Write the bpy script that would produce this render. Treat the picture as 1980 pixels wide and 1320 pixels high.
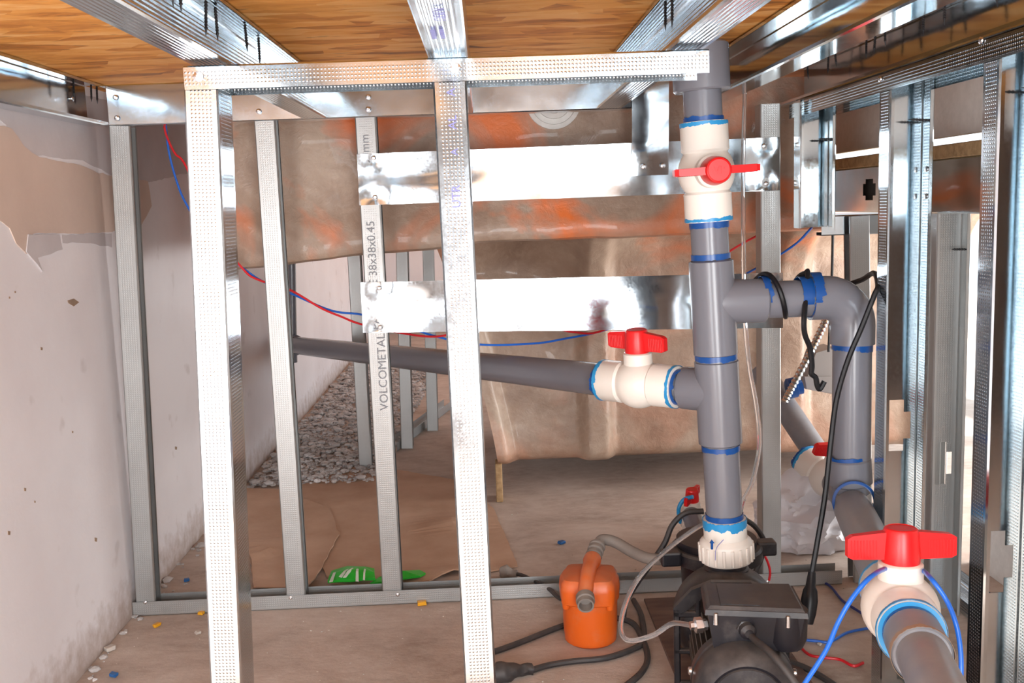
import bpy, bmesh, math, random
from mathutils import Vector as V, Matrix, noise
random.seed(7)
S = bpy.context.scene
COL = S.collection
for o in list(bpy.data.objects):
    bpy.data.objects.remove(o)

# ---------------------------------------------------------------- camera
FPX = 1900.0
def _cam():
    dy = V(((935-990)/FPX, (660-400)/FPX, 1.0)).normalized()
    x = V((1, .036, 0)); x = (x - dy*x.dot(dy)).normalized()
    rh = lambda v: V((v[0], v[1], -v[2]))
    X, Y = rh(x), rh(dy)
    Z = X.cross(Y)
    return Matrix((X, Y, Z))
CM = _cam()
HC = 0.788
CAM = V((0, 0, HC))
cd = bpy.data.cameras.new('camera'); cam = bpy.data.objects.new('camera', cd); COL.objects.link(cam)
cam.matrix_world = Matrix.Translation(CAM) @ CM.to_4x4()
cd.sensor_width = 36; cd.lens = FPX*36/1980; cd.clip_start = .02
S.camera = cam
def ray(px, py): return CM @ V(((px-990)/FPX, (660-py)/FPX, -1))
def PY(px, py, y): r = ray(px, py); return CAM + r*(y/r.y)
def PX(px, py, x): r = ray(px, py); return CAM + r*(x/r.x)
def PZ(px, py, z): r = ray(px, py); return CAM + r*((z-HC)/r.z)

# ---------------------------------------------------------------- world, sun, exposure
w = bpy.data.worlds.new('sky'); S.world = w; w.use_nodes = True
bg = w.node_tree.nodes['Background']
bg.inputs[0].default_value = (.78, .91, 1.0, 1); bg.inputs[1].default_value = 1.0
sd = bpy.data.lights.new('sun', 'SUN'); sd.energy = 8.0; sd.angle = .02; sd.color = (1, .96, .91)
sun = bpy.data.objects.new('sun', sd); COL.objects.link(sun)
sun.rotation_euler = V((-.10, .73, -.68)).to_track_quat('-Z', 'Y').to_euler()
# daylight through the open hatch behind the viewer, on either side of where the photographer stands
for hx, hw, hz_ in ((-.72, .62, 0), (.30, .50, 28)):
    ad = bpy.data.lights.new('hatch_daylight', 'AREA'); ad.shape = 'RECTANGLE'; ad.size = hw; ad.size_y = .85; ad.energy = (36 if hz_ else 27)*hw*.85; ad.color = (.965, .985, 1)
    al = bpy.data.objects.new('hatch_daylight', ad); COL.objects.link(al); al.location = (hx, -.62, .50); al.rotation_euler = (math.radians(93), 0, math.radians(hz_))
# daylight through the open right-hand side, beyond the frame
ad = bpy.data.lights.new('side_daylight', 'AREA'); ad.shape = 'RECTANGLE'; ad.size = 1.0; ad.size_y = .8; ad.energy = 19; ad.color = (1, .985, .96)
al = bpy.data.objects.new('side_daylight', ad); COL.objects.link(al); al.location = (1.86, 2.05, .46)
al.rotation_euler = V((-1, .12, 0)).to_track_quat('-Z', 'Z').to_euler()
S.view_settings.view_transform = 'Standard'; S.view_settings.look = 'None'
S.view_settings.gamma = 1; S.view_settings.use_curve_mapping = False
S.view_settings.exposure = 0.95

# ---------------------------------------------------------------- materials
def mat(name, col=(.5, .5, .5), rough=.5, metal=0, spec=.5, **kw):
    m = bpy.data.materials.new(name); m.use_nodes = True
    b = m.node_tree.nodes['Principled BSDF']
    b.inputs['Base Color'].default_value = (*col, 1); b.inputs['Roughness'].default_value = rough
    b.inputs['Metallic'].default_value = metal; b.inputs['Specular IOR Level'].default_value = spec
    for k, v in kw.items(): b.inputs[k.replace('_', ' ')].default_value = v
    return m
class N:
    """small node helper"""
    def __init__(s, m): s.t = m.node_tree; s.b = s.t.nodes['Principled BSDF']
    def new(s, typ, **kw):
        n = s.t.nodes.new('ShaderNode'+typ)
        for k, v in kw.items(): setattr(n, k, v)
        return n
    def link(s, a, b): s.t.links.new(a, b)
    def coord(s, scale=(1, 1, 1), out='Object'):
        c = s.new('TexCoord'); mp = s.new('Mapping'); mp.inputs['Scale'].default_value = scale
        s.link(c.outputs[out], mp.inputs[0]); return mp.outputs[0]
    def geo(s, scale=(1, 1, 1)):
        c = s.new('NewGeometry'); mp = s.new('Mapping'); mp.inputs['Scale'].default_value = scale
        s.link(c.outputs['Position'], mp.inputs[0]); return mp.outputs[0]
    def noise(s, co, scale, detail=4, rough=.55, dist=0):
        n = s.new('TexNoise'); n.inputs['Scale'].default_value = scale; n.inputs['Detail'].default_value = detail
        n.inputs['Roughness'].default_value = rough; n.inputs['Distortion'].default_value = dist
        if co is not None: s.link(co, n.inputs['Vector'])
        return n.outputs['Fac']
    def ramp(s, fac, stops, interp='LINEAR'):
        r = s.new('ValToRGB'); r.color_ramp.interpolation = interp
        el = r.color_ramp.elements
        while len(el) < len(stops): el.new(.5)
        for e, (p, c) in zip(el, stops):
            e.position = p; e.color = (*c, 1) if len(c) == 3 else c
        s.link(fac, r.inputs[0]); return r.outputs[0]
    def math(s, op, a, b=None, c=None):
        n = s.new('Math', operation=op)
        for i, v in enumerate((a, b, c)):
            if v is None: continue
            if isinstance(v, (int, float)): n.inputs[i].default_value = v
            else: s.link(v, n.inputs[i])
        return n.outputs[0]
    def mix(s, f, a, b, mode='MIX'):
        n = s.new('Mix', data_type='RGBA', blend_type=mode)
        for i, v in ((0, f), (6, a), (7, b)):
            if isinstance(v, (int, float)): n.inputs[i].default_value = v
            elif isinstance(v, tuple): n.inputs[i].default_value = (*v, 1)
            else: s.link(v, n.inputs[i])
        return n.outputs[2]
    def bump(s, h, strength=1, dist=.001, prev=None):
        n = s.new('Bump'); n.inputs['Strength'].default_value = strength; n.inputs['Distance'].default_value = dist
        s.link(h, n.inputs['Height'])
        if prev is not None: s.link(prev, n.inputs['Normal'])
        return n.outputs[0]
    def set(s, k, v): s.link(v, s.b.inputs[k])

def steel(name, emboss=None, rough=.2, tint=(.78, .80, .82), cloud=.5, wave=0.0, amt=.5):
    m = mat(name, tint, rough, 1.0); n = N(m)
    g = n.geo()
    c = n.noise(g, 9, 5, .6)
    c2 = n.noise(g, 260, 2, .5)
    n.set('Base Color', n.mix(c, tuple(x*.86 for x in tint), tuple(min(1, x*1.12) for x in tint)))
    r = n.math('ADD', n.math('MULTIPLY', n.math('SUBTRACT', c, .5), cloud*.5), rough)
    r = n.math('ADD', r, n.math('MULTIPLY', n.math('SUBTRACT', c2, .5), .10))
    n.set('Roughness', n.math('MAXIMUM', r, .04))
    prev = None
    if wave:
        prev = n.bump(n.noise(g, 7, 2, .4), 1, wave, prev)
    if emboss:
        uv = n.new('UVMap', uv_map='mm'); ac = n.new('UVMap', uv_map='across')
        sx = n.new('SeparateXYZ'); n.link(uv.outputs[0], sx.inputs[0])
        sa = n.new('SeparateXYZ'); n.link(ac.outputs[0], sa.inputs[0])
        mask = n.math('LESS_THAN', n.math('ABSOLUTE', n.math('SUBTRACT', sa.outputs[0], .5)), .39)
        if emboss == 'dots':
            P = .0043
            fu = n.math('SUBTRACT', n.math('FRACT', n.math('DIVIDE', sx.outputs[0], P)), .5)
            fv = n.math('SUBTRACT', n.math('FRACT', n.math('DIVIDE', sx.outputs[1], P)), .5)
            d = n.math('SQRT', n.math('ADD', n.math('MULTIPLY', fu, fu), n.math('MULTIPLY', fv, fv)))
            h = n.math('SMOOTH_MIN', n.math('MAXIMUM', n.math('SUBTRACT', 1, n.math('MULTIPLY', d, 3.2)), 0), .7, .3)
            prev = n.bump(n.math('MULTIPLY', h, mask), amt, .0012, prev)
        else:
            P = .0052
            h = n.math('SINE', n.math('MULTIPLY', sx.outputs[0], 2*math.pi/P))
            prev = n.bump(n.math('MULTIPLY', h, mask), .5, .0004, prev)
    if prev is not None: n.set('Normal', prev)
    return m
M = {}
M['dots'] = steel('galvanised steel dimpled', 'dots', .15, (.59, .64, .675), amt=.6)
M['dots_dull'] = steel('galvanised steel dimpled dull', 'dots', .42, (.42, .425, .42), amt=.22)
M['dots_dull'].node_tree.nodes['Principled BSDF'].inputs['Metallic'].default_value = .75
M['dots_dark'] = steel('galvanised steel dimpled dark', 'dots', .12, (.54, .61, .65), .12)
M['ribs'] = steel('galvanised steel ribbed', 'ribs', .17, (.58, .65, .70))
M['plate'] = steel('galvanised steel sheet', None, .12, (.62, .685, .735), .35, .0034)
M['mirror'] = steel('galvanised steel bright', None, .09, (.66, .74, .78), .25, .0008)
M['zinc'] = mat('zinc screw', (.75, .76, .78), .25, 1)
M['blackscrew'] = mat('black phosphate screw', (.03, .028, .03), .45, .6)

def plaster():
    m = mat('white plaster', rough=.62, spec=.3); n = N(m); g = n.geo()
    a = n.noise(g, 2.5, 5, .6); b = n.noise(g, 30, 4, .6); s = n.noise(g, 11, 3, .5)
    c = n.ramp(a, [(.3, (.80, .765, .79)), (.62, (.88, .86, .89))])
    c = n.mix(n.ramp(s, [(.66, (0, 0, 0)), (.72, (.35, .35, .35))]), c, (.55, .49, .48))
    z = n.new('SeparateXYZ'); n.link(g, z.inputs[0])
    zz = n.math('ADD', z.outputs[2], n.math('MULTIPLY', n.math('SUBTRACT', b, .5), .16))
    c = n.mix(n.ramp(zz, [(.0, (.8, .8, .8)), (.09, (0, 0, 0))]), c, (.42, .32, .26))
    n.set('Base Color', c); n.set('Normal', n.bump(n.noise(g, 45, 5, .6), .25, .002)); return m
M['plaster'] = plaster()
def simple(name, c0, c1, scale, rough=.6, bs=60, bd=.001, metal=0, spec=.4, stretch=(1, 1, 1), bst=.4):
    m = mat(name, rough=rough, metal=metal, spec=spec); n = N(m); g = n.geo(stretch)
    n.set('Base Color', n.ramp(n.noise(g, scale, 5, .6), [(.32, c0), (.68, c1)]))
    n.set('Normal', n.bump(n.noise(g, bs, 4, .6), bst, bd)); return m
M['tanpatch'] = simple('bare tan plaster', (.62, .49, .42), (.70, .56, .48), 5)
M['greypatch'] = simple('grey scuffed plaster', (.54, .50, .515), (.62, .58, .595), 7)
M['brownspot'] = simple('brown paint spot', (.30, .20, .14), (.38, .27, .19), 40)
def concrete():
    m = mat('dusty concrete', rough=.85, spec=.2); n = N(m); g = n.geo((1, 1.6, 1))
    a = n.noise(g, 3.2, 7, .65, .6); b = n.noise(g, 26, 6, .7)
    c = n.ramp(a, [(.28, (.37, .290, .24)), (.5, (.52, .42, .36)), (.72, (.65, .555, .49))])
    c = n.mix(n.ramp(b, [(.42, (0, 0, 0)), (.7, (.45, .45, .45))]), c, (.70, .62, .56))
    n.set('Base Color', c); n.set('Normal', n.bump(n.noise(g, 40, 8, .7), .5, .003)); return m
M['concrete'] = concrete()
M['rubble'] = simple('grey mortar rubble', (.36, .33, .32), (.68, .65, .64), 14, .9, 120, .002)
def osb():
    m = mat('oriented strand board', rough=.62, spec=.3); n = N(m)
    g = n.geo((9, 30, 30)); g2 = n.geo((3, 9, 9)); g3 = n.geo((16, 60, 60))
    v = n.new('TexVoronoi'); v.inputs['Scale'].default_value = 1.6; v.inputs['Randomness'].default_value = 1
    n.link(n.geo((7, 24, 24)), v.inputs['Vector'])
    sv = n.new('SeparateXYZ'); n.link(v.outputs['Color'], sv.inputs[0])
    f = n.math('ADD', n.math('MULTIPLY', n.noise(g, 1, 6, .65, 1.2), .55), n.math('MULTIPLY', sv.outputs[0], .28))
    f = n.math('ADD', f, n.math('MULTIPLY', n.noise(g2, 1, 3, .5), .25))
    c = n.ramp(f, [(.30, (.20, .08, .022)), (.42, (.54, .205, .040)), (.58, (.76, .34, .075)), (.80, (.86, .53, .22))])
    c = n.mix(n.ramp(n.noise(g3, 1, 3, .6), [(.62, (0, 0, 0)), (.72, (.6, .6, .6))]), c, (.20, .085, .035))
    n.set('Base Color', c); n.set('Normal', n.bump(f, .5, .003)); return m
M['osb'] = osb()
M['osb_edge'] = simple('board edge', (.28, .17, .08), (.47, .31, .16), 70, .8, 160, .003)
M['dimwall'] = simple('brown rendered wall', (.16, .12, .10), (.24, .185, .155), 4, .8)
M['fibre'] = simple('grey fibre cement', (.68, .66, .63), (.76, .74, .71), 60, .75, 120, .001)
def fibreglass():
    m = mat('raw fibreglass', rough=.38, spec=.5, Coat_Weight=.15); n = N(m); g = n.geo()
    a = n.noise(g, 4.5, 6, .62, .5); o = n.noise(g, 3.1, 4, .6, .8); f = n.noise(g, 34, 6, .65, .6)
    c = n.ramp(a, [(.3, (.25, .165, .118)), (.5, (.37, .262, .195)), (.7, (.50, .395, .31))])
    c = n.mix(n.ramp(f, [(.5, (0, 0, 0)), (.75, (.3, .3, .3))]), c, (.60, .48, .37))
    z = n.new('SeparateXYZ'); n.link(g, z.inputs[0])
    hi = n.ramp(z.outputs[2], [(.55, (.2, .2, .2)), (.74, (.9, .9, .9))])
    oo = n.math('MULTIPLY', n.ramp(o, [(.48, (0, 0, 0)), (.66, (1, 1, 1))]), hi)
    c = n.mix(oo, c, (.80, .17, .025))  # orange glow of light through the shell, painted into the colour
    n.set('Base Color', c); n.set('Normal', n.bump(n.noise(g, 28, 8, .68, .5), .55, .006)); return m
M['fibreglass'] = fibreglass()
def plastic(name, c, rough, dust=0, dcol=(.33, .29, .26), **kw):
    m = mat(name, c, rough, **kw); n = N(m); g = n.geo()
    if dust:
        ge = n.new('NewGeometry'); sz = n.new('SeparateXYZ'); n.link(ge.outputs['Normal'], sz.inputs[0])
        f = n.math('MULTIPLY', n.ramp(n.math('ADD', n.math('MULTIPLY', n.noise(g, 32, 6, .65), .9), n.math('MULTIPLY', sz.outputs[2], .35)), [(.45, (0, 0, 0)), (.95, (1, 1, 1))]), dust)
        n.set('Base Color', n.mix(f, c, dcol)); n.set('Roughness', n.math('ADD', n.math('MULTIPLY', f, .35), rough))
    n.set('Normal', n.bump(n.noise(g, 90, 3, .5), .1, .0006)); return m
M['pvc'] = plastic('grey pvc', (.165, .168, .195), .25)
M['pvc_dusty'] = plastic('dusty grey pvc', (.20, .205, .23), .36, .42, (.40, .37, .35))
M['white'] = plastic('white pvc', (.80, .745, .68), .33, Subsurface_Weight=.0)
M['red'] = plastic('red handle plastic', (.70, .008, .010), .36)
M['cement'] = plastic('blue pvc cement', (.004, .065, .27), .3)
M['cementl'] = plastic('light blue pvc cement', (.02, .27, .58), .35)
M['black'] = plastic('black pump plastic', (.012, .011, .015), .36, .6, (.17, .145, .13))
M['blackclean'] = plastic('black rubber', (.008, .008, .010), .4, spec=.3)
M['darkcable'] = plastic('dusty black cable', (.03, .027, .028), .55, .4, (.17, .14, .125))
M['greyhose'] = plastic('grey hose', (.22, .19, .17), .6, .5, (.34, .29, .25))
M['motor'] = plastic('grey motor casting', (.06, .055, .052), .5, .5, (.20, .175, .155))
M['orange'] = plastic('orange enamel', (.72, .12, .012), .34, .55, (.52, .27, .16))
M['bluewire'] = plastic('blue wire', (.012, .13, .60), .35)
M['navywire'] = plastic('navy wire', (.015, .03, .20), .4)
M['redwire'] = plastic('red wire', (.62, .012, .02), .4)
M['cardboard'] = simple('brown cardboard', (.46, .285, .19), (.61, .41, .295), 5, .85, 40, .002)
M['plank'] = simple('dark stained board', (.10, .06, .05), (.20, .125, .10), 7, .6, 40, .001, stretch=(1, 4, 1))
M['grey_box'] = mat('grey junction box plastic', (.33, .31, .30), .45)
M['green'] = mat('green printed film', (.02, .50, .035), .4); M['film'] = mat('pale printed film', (.70, .76, .66), .4)
M['bag'] = mat('white plastic film', (.86, .85, .89), .35, Transmission_Weight=.25)
M['clear'] = mat('clear vinyl tube', (.92, .92, .94), .08, Transmission_Weight=.9, IOR=1.35)
M['ink'] = mat('blue print ink', (.20, .20, .46), .5); M['greyink'] = mat('grey print ink', (.24, .26, .29), .5)
M['yellow'] = mat('yellow plastic', (.80, .38, .01), .4); M['bluechip'] = mat('blue plastic', (.02, .13, .38), .4)
M['stone'] = simple('pale chip', (.5, .44, .4), (.62, .56, .5), 30, .9)
M['dark'] = mat('dark steel', (.10, .10, .11), .35, .8)

# ---------------------------------------------------------------- builders
class MB:
    def __init__(s): s.v = []; s.f = []; s.uv = []; s.ac = []; s.smooth = False
    def add(s, vs, fs, uvs=None, acs=None):
        b = len(s.v); s.v += [V(p) for p in vs]
        for i, f in enumerate(fs):
            s.f.append(tuple(b+k for k in f))
            s.uv.append(uvs[i] if uvs else None); s.ac.append(acs[i] if acs else None)
        return s
def obj(name, mb, m, parent=None, smooth=None, loc=None):
    """link one mesh object; verts are given in world space"""
    me = bpy.data.meshes.new(name)
    if parent is not None:
        off = wloc(parent)
    elif loc is not None: off = V(loc)
    else:
        off = V((sum(p.x for p in mb.v)/len(mb.v), sum(p.y for p in mb.v)/len(mb.v), min(p.z for p in mb.v)))
    me.from_pydata([tuple(p-off) for p in mb.v], [], mb.f)
    if any(u is not None for u in mb.uv):
        a = me.uv_layers.new(name='mm'); b = me.uv_layers.new(name='across')
        for p in me.polygons:
            u = mb.uv[p.index]; c = mb.ac[p.index]
            for k, li in enumerate(p.loop_indices):
                a.data[li].uv = u[k] if u else (0, 0); b.data[li].uv = c[k] if c else (0, 0)
    bm = bmesh.new(); bm.from_mesh(me); bmesh.ops.recalc_face_normals(bm, faces=bm.faces); bm.to_mesh(me); bm.free()
    if smooth if smooth is not None else mb.smooth:
        me.shade_smooth(); me.set_sharp_from_angle(angle=math.radians(38))
    me.materials.append(m if not isinstance(m, str) else M[m])
    o = bpy.data.objects.new(name, me); COL.objects.link(o)
    if parent is not None: o.parent = parent
    else: o.location = off
    return o
def wloc(o):
    l = V(o.location)
    while o.parent: o = o.parent; l = l + V(o.location)
    return l
def thing(name, label, cat, loc, group=None):
    o = bpy.data.objects.new(name, None); COL.objects.link(o); o.location = loc; o.empty_display_size = .02
    o['label'] = label; o['category'] = cat; o['kind'] = 'thing'
    if group: o['group'] = group
    return o
def tag(o, label, cat, group=None, kind='thing'):
    if label: o['label'] = label
    if cat: o['category'] = cat
    if group: o['group'] = group
    o['kind'] = kind; return o
def struct(o, label=None):
    o['kind'] = 'structure'
    if label: o['label'] = label
    return o
def frame(d, hint=V((0, 0, 1))):
    d = V(d).normalized()
    if abs(d.dot(hint)) > .95: hint = V((1, 0, 0))
    a = d.cross(hint).normalized(); return a, d.cross(a).normalized(), d
def lathe(mb, A, d, prof, n=32, cap=True):
    """revolve (radius, height) pairs about the axis d through A"""
    a, b, d = frame(d); A = V(A); vs = []; fs = []
    for r, h in prof:
        for k in range(n):
            t = 2*math.pi*k/n; vs.append(A + d*h + (a*math.cos(t)+b*math.sin(t))*r)
    for i in range(len(prof)-1):
        for k in range(n):
            k2 = (k+1) % n; fs.append((i*n+k, i*n+k2, (i+1)*n+k2, (i+1)*n+k))
    if cap: fs += [tuple(range(n)), tuple(range((len(prof)-1)*n, len(prof)*n))]
    mb.smooth = True
    return mb.add(vs, fs)
def smoothpath(pts, sub=6):
    pts = [V(p) for p in pts]
    if len(pts) < 3: return pts
    out = []; P = [pts[0]*2-pts[1]] + pts + [pts[-1]*2-pts[-2]]
    for i in range(1, len(P)-2):
        p0, p1, p2, p3 = P[i-1:i+3]
        for k in range(sub):
            t = k/sub
            out.append(.5*((2*p1)+(p2-p0)*t+(2*p0-5*p1+4*p2-p3)*t*t+(3*p1-p0-3*p2+p3)*t**3))
    out.append(pts[-1]); return out
def tube(mb, pts, r, n=10, sub=6, rad=None):
    P = smoothpath(pts, sub) if sub else [V(p) for p in pts]
    vs = []; fs = []; t = (P[1]-P[0]).normalized(); a, b, _ = frame(t)
    for i, p in enumerate(P):
        tn = (P[min(i+1, len(P)-1)]-P[max(i-1, 0)]).normalized()
        q = t.rotation_difference(tn); a = q @ a; b = q @ b; t = tn
        rr = rad(i/(len(P)-1)) if rad else r
        for k in range(n):
            an = 2*math.pi*k/n; vs.append(p+(a*math.cos(an)+b*math.sin(an))*rr)
    for i in range(len(P)-1):
        for k in range(n):
            k2 = (k+1) % n; fs.append((i*n+k, i*n+k2, (i+1)*n+k2, (i+1)*n+k))
    fs += [tuple(range(n)), tuple(range((len(P)-1)*n, len(P)*n))]
    mb.smooth = True
    return mb.add(vs, fs)
def bbox(mb, lo, hi, bev=.0, axes=None, origin=V((0, 0, 0)), seg=1):
    """a box, optionally bevelled, in the frame given by axes"""
    bm = bmesh.new(); bmesh.ops.create_cube(bm, size=1)
    for v in bm.verts:
        v.co = V([lo[i]+(v.co[i]+.5)*(hi[i]-lo[i]) for i in range(3)])
    if bev: bmesh.ops.bevel(bm, geom=bm.edges[:], offset=bev, segments=seg, affect='EDGES', profile=.5)
    bm.verts.index_update()
    f = (lambda c: origin+axes[0]*c.x+axes[1]*c.y+axes[2]*c.z) if axes else (lambda c: V(c)+origin)
    mb.add([f(v.co) for v in bm.verts], [[v.index for v in p.verts] for p in bm.faces]); bm.free()
    return mb
def prism(mb, poly, off):
    """extrude a planar polygon of world points by the vector off"""
    n = len(poly); off = V(off)
    return mb.add([V(p) for p in poly]+[V(p)+off for p in poly],
                  [tuple(range(n)), tuple(range(n, 2*n))]+[(i, (i+1) % n, n+(i+1) % n, n+i) for i in range(n)])
def channel(mb, A, B, U, W, w, d, lip=.006, t=.0009, holes=(), ch=.0018):
    """cold-formed channel from A to B: web of width w centred on the line AB along U, flanges d deep along W.
    holes: list of (distance along, list of (half width, half length)) cross-shaped punch-outs in the web"""
    A, B = V(A), V(B); D = (B-A); L = D.length; D.normalize()
    U = (V(U)-D*V(U).dot(D)).normalized(); W = V(W)-D*V(W).dot(D); W = (W-U*W.dot(U)).normalized()
    raw = ([(-w/2+lip, d)] if lip else []) + [(-w/2, d), (-w/2, 0), (w/2, 0), (w/2, d)] + ([(w/2-lip, d)] if lip else [])
    raw = [V((a, b)) for a, b in raw]
    pts = [raw[0]]; flat = []
    for i in range(1, len(raw)-1):
        p = raw[i]; a = (raw[i-1]-p).normalized(); b = (raw[i+1]-p).normalized()
        pts += [p+a*ch, p+b*ch]; flat += [True, False]
    pts.append(raw[-1]); flat.append(True)
    nr = []
    for i in range(len(pts)):
        s = V((0, 0))
        for j in (i-1, i):
            if 0 <= j < len(pts)-1:
                e = (pts[j+1]-pts[j]).normalized(); s += V((-e.y, e.x))
        nr.append(s.normalized())
    websegs = [i for i in range(len(pts)-1) if abs(pts[i].y) < 1e-6 and abs(pts[i+1].y) < 1e-6]
    def P(c, s, v): q = c[0]+c[1]*s*t/2; return A+D*v+U*q.x+W*q.y
    for s in (1, -1):
        for i in range(len(pts)-1):
            c0, c1 = (pts[i], nr[i]), (pts[i+1], nr[i+1]); ln = (pts[i+1]-pts[i]).length
            def quad(u0, u1, v0, v1):
                l = lambda u: (c0[0].lerp(c1[0], u), c0[1].lerp(c1[1], u))
                f = flat[i]
                us = [((u0-.5)*ln, v0), ((u1-.5)*ln, v0), ((u1-.5)*ln, v1), ((u0-.5)*ln, v1)]
                mb.add([P(l(u0), s, v0), P(l(u1), s, v0), P(l(u1), s, v1), P(l(u0), s, v1)], [(0, 1, 2, 3)],
                       [us], [[(u0, 0), (u1, 0), (u1, 0), (u0, 0)] if f else [(0, 0)]*4])
            if holes and i in websegs:
                vb = {0, L}; ub = {0.0, 1.0}
                for hv, shp in holes:
                    for hw, hl in shp: vb |= {hv-hl, hv+hl}; ub |= {.5-hw/ln, .5+hw/ln}
                vb = sorted(x for x in vb if 0 <= x <= L); ub = sorted(ub)
                for a, b in zip(vb, vb[1:]):
                    for e, f in zip(ub, ub[1:]):
                        cu, cv = ((e+f)/2-.5)*ln, (a+b)/2
                        if any(abs(cv-hv) < hl and abs(cu) < hw for hv, shp in holes for hw, hl in shp): continue
                        quad(e, f, a, b)
            else: quad(0, 1, 0, L)
    for v in (0, L):
        for i in range(len(pts)-1):
            mb.add([P((pts[i], nr[i]), 1, v), P((pts[i+1], nr[i+1]), 1, v), P((pts[i+1], nr[i+1]), -1, v), P((pts[i], nr[i]), -1, v)], [(0, 1, 2, 3)])
    return mb
def chan(name, label, cat, A, B, U, W, w, d, m, group=None, **kw):
    root = thing(name, label, cat, A if A[2] <= B[2] else B, group)
    obj('channel', channel(MB(), A, B, U, W, w, d, **kw), m, root)
    return root
def screw_head(root, p, nrm, r=.0045, m='zinc'):
    mb = MB(); nrm = V(nrm).normalized()
    lathe(mb, V(p)-nrm*.0035, nrm, [(.0018, 0), (.0018, .003), (r, .0035), (r*.92, .0048), (r*.55, .0058), (r*.3, .0058), (r*.28, .0044)], 14)
    return obj('screw', mb, m, root)
def hang_screw(root, top, length=.034, lean=(0, 0)):
    """drywall screw point sticking out below the board"""
    mb = MB(); top = V(top); d = V((lean[0], lean[1], -1)).normalized()
    prof = []
    k = 9
    for i in range(k):
        h = length*.8*i/k; prof += [(.0013, h), (.0023, h+length*.045), (.0013, h+length*.09)]
    prof += [(.0013, length*.82), (.0002, length)]
    lathe(mb, top, d, prof, 8); return obj('screw', mb, 'blackscrew', root)
def text(root, s, p, right, up, size, m, extr=.00012, align='LEFT', name='printed_text', sx=1):
    c = bpy.data.curves.new(name, 'FONT'); c.body = s; c.size = size; c.extrude = extr; c.align_x = align; c.resolution_u = 3
    tmp = bpy.data.objects.new('tmp', c); COL.objects.link(tmp); bpy.context.view_layer.update()
    me = bpy.data.meshes.new_from_object(tmp.evaluated_get(bpy.context.evaluated_depsgraph_get())); bpy.data.objects.remove(tmp); bpy.data.curves.remove(c)
    me.materials.clear(); me.materials.append(M[m]); me.name = name
    o = bpy.data.objects.new(name, me); COL.objects.link(o)
    right = V(right).normalized(); up = V(up); up = (up-right*up.dot(right)).normalized(); nn = right.cross(up)
    o.parent = root; mw = Matrix((right*sx, up, nn)).transposed().to_4x4(); mw.translation = V(p)-wloc(root)
    o.matrix_basis = mw; return o
def ring(mb, A, d, r, h0, h1, rag=.004, n=40, tk=.0006, seed=0):
    """thin ragged smear of cement round a pipe"""
    a, b, d = frame(d); A = V(A); rnd = random.Random(seed); vs = []; fs = []
    n = 96; lo = [h0-rnd.random()*rag*.2 for _ in range(n)]; hi = []
    cur = 0
    for k in range(n): cur = .82*cur+rnd.uniform(-.35, 1)*rag*.26; hi.append(h1+max(0, cur))
    for k in range(n):
        t = 2*math.pi*k/n; u = a*math.cos(t)+b*math.sin(t)
        vs += [A+d*lo[k]+u*r, A+d*lo[k]+u*(r+tk), A+d*hi[k]+u*(r+tk), A+d*hi[k]+u*r]
    for k in range(n):
        q = (k+1) % n
        for j in range(4): fs.append((4*k+j, 4*q+j, 4*q+(j+1) % 4, 4*k+(j+1) % 4))
    mb.smooth = True
    return mb.add(vs, fs)
X_, Y_, Z_ = V((1, 0, 0)), V((0, 1, 0)), V((0, 0, 1))
# ================================================================ the setting
def slab(name, lo, hi, m, parent=None): return obj(name, bbox(MB(), lo, hi), m, parent, loc=None if parent else (lo[0], lo[1], lo[2]))
# floor: gently uneven concrete
def floor_mesh():
    mb = MB(); nx, ny = 60, 90; x0, x1, y0, y1 = -.76, 6, -6, 7.5
    xs = [x0+(x1-x0)*(i/nx)**1.6 for i in range(nx+1)]
    ys = sorted([y0+(y1-y0)*j/ny for j in range(ny+1)])
    vs = [V((x, y, -.0015*abs(noise.noise(V((x*3, y*3, 0)))))) for y in ys for x in xs]
    fs = [(j*(nx+1)+i, j*(nx+1)+i+1, (j+1)*(nx+1)+i+1, (j+1)*(nx+1)+i) for j in range(ny) for i in range(nx)]
    return mb.add(vs, fs)
struct(obj('floor', floor_mesh(), 'concrete', loc=(0, 0, 0), smooth=True))
WX = -.735
wl = struct(slab('wall_left', (WX-.12, -.6, 0), (WX, 6.3, 1.1), 'plaster'))
struct(slab('wall_right', (1.9, -1.0, 0), (2.02, 2.2, 1.7), 'dimwall'))
struct(slab('wall_front', (.66, -1.12, 0), (1.9, -1.0, 1.7), 'dimwall'))
pil = struct(slab('added_pillar_1', (-.40, -1.02, 0), (.04, -.90, 1.15), 'dimwall'))  # pillar added behind the viewer to darken the middle post's reflection
struct(slab('wall_back', (WX-.12, 6.3, 0), (1.6, 6.42, 1.1), 'plaster'))
# scraped and patched areas of the left wall, thin layers with their own edge
def patch(pts, name, m, rag=.006, dep=.0012):
    P = [PX(px, py, WX) for px, py in pts]; Q = []
    for i, p in enumerate(P):
        q = P[(i+1) % len(P)]; k = max(1, int((q-p).length/.02))
        for j in range(k):
            r = p.lerp(q, j/k); Q.append(V((WX, r.y+noise.noise(r*40)*rag, r.z+noise.noise(r*43+V((5, 5, 5)))*rag)))
    return obj(name, prism(MB(), Q, (dep, 0, 0)), m, wl)
patch([(-40, 190), (10, 243), (60, 300), (160, 312), (230, 345), (290, 352), (380, 330), (380, 215), (215, 195), (0, 150)], 'scraped_patch', 'greypatch', .004, .0008)
patch([(-40, 236), (20, 248), (45, 282), (75, 305), (150, 318), (190, 335), (285, 350), (292, 398), (270, 440), (215, 448), (160, 452), (110, 452), (62, 450), (50, 490), (30, 470), (18, 440), (-40, 400)], 'bare_patch', 'tanpatch', .003, .0016)
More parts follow.
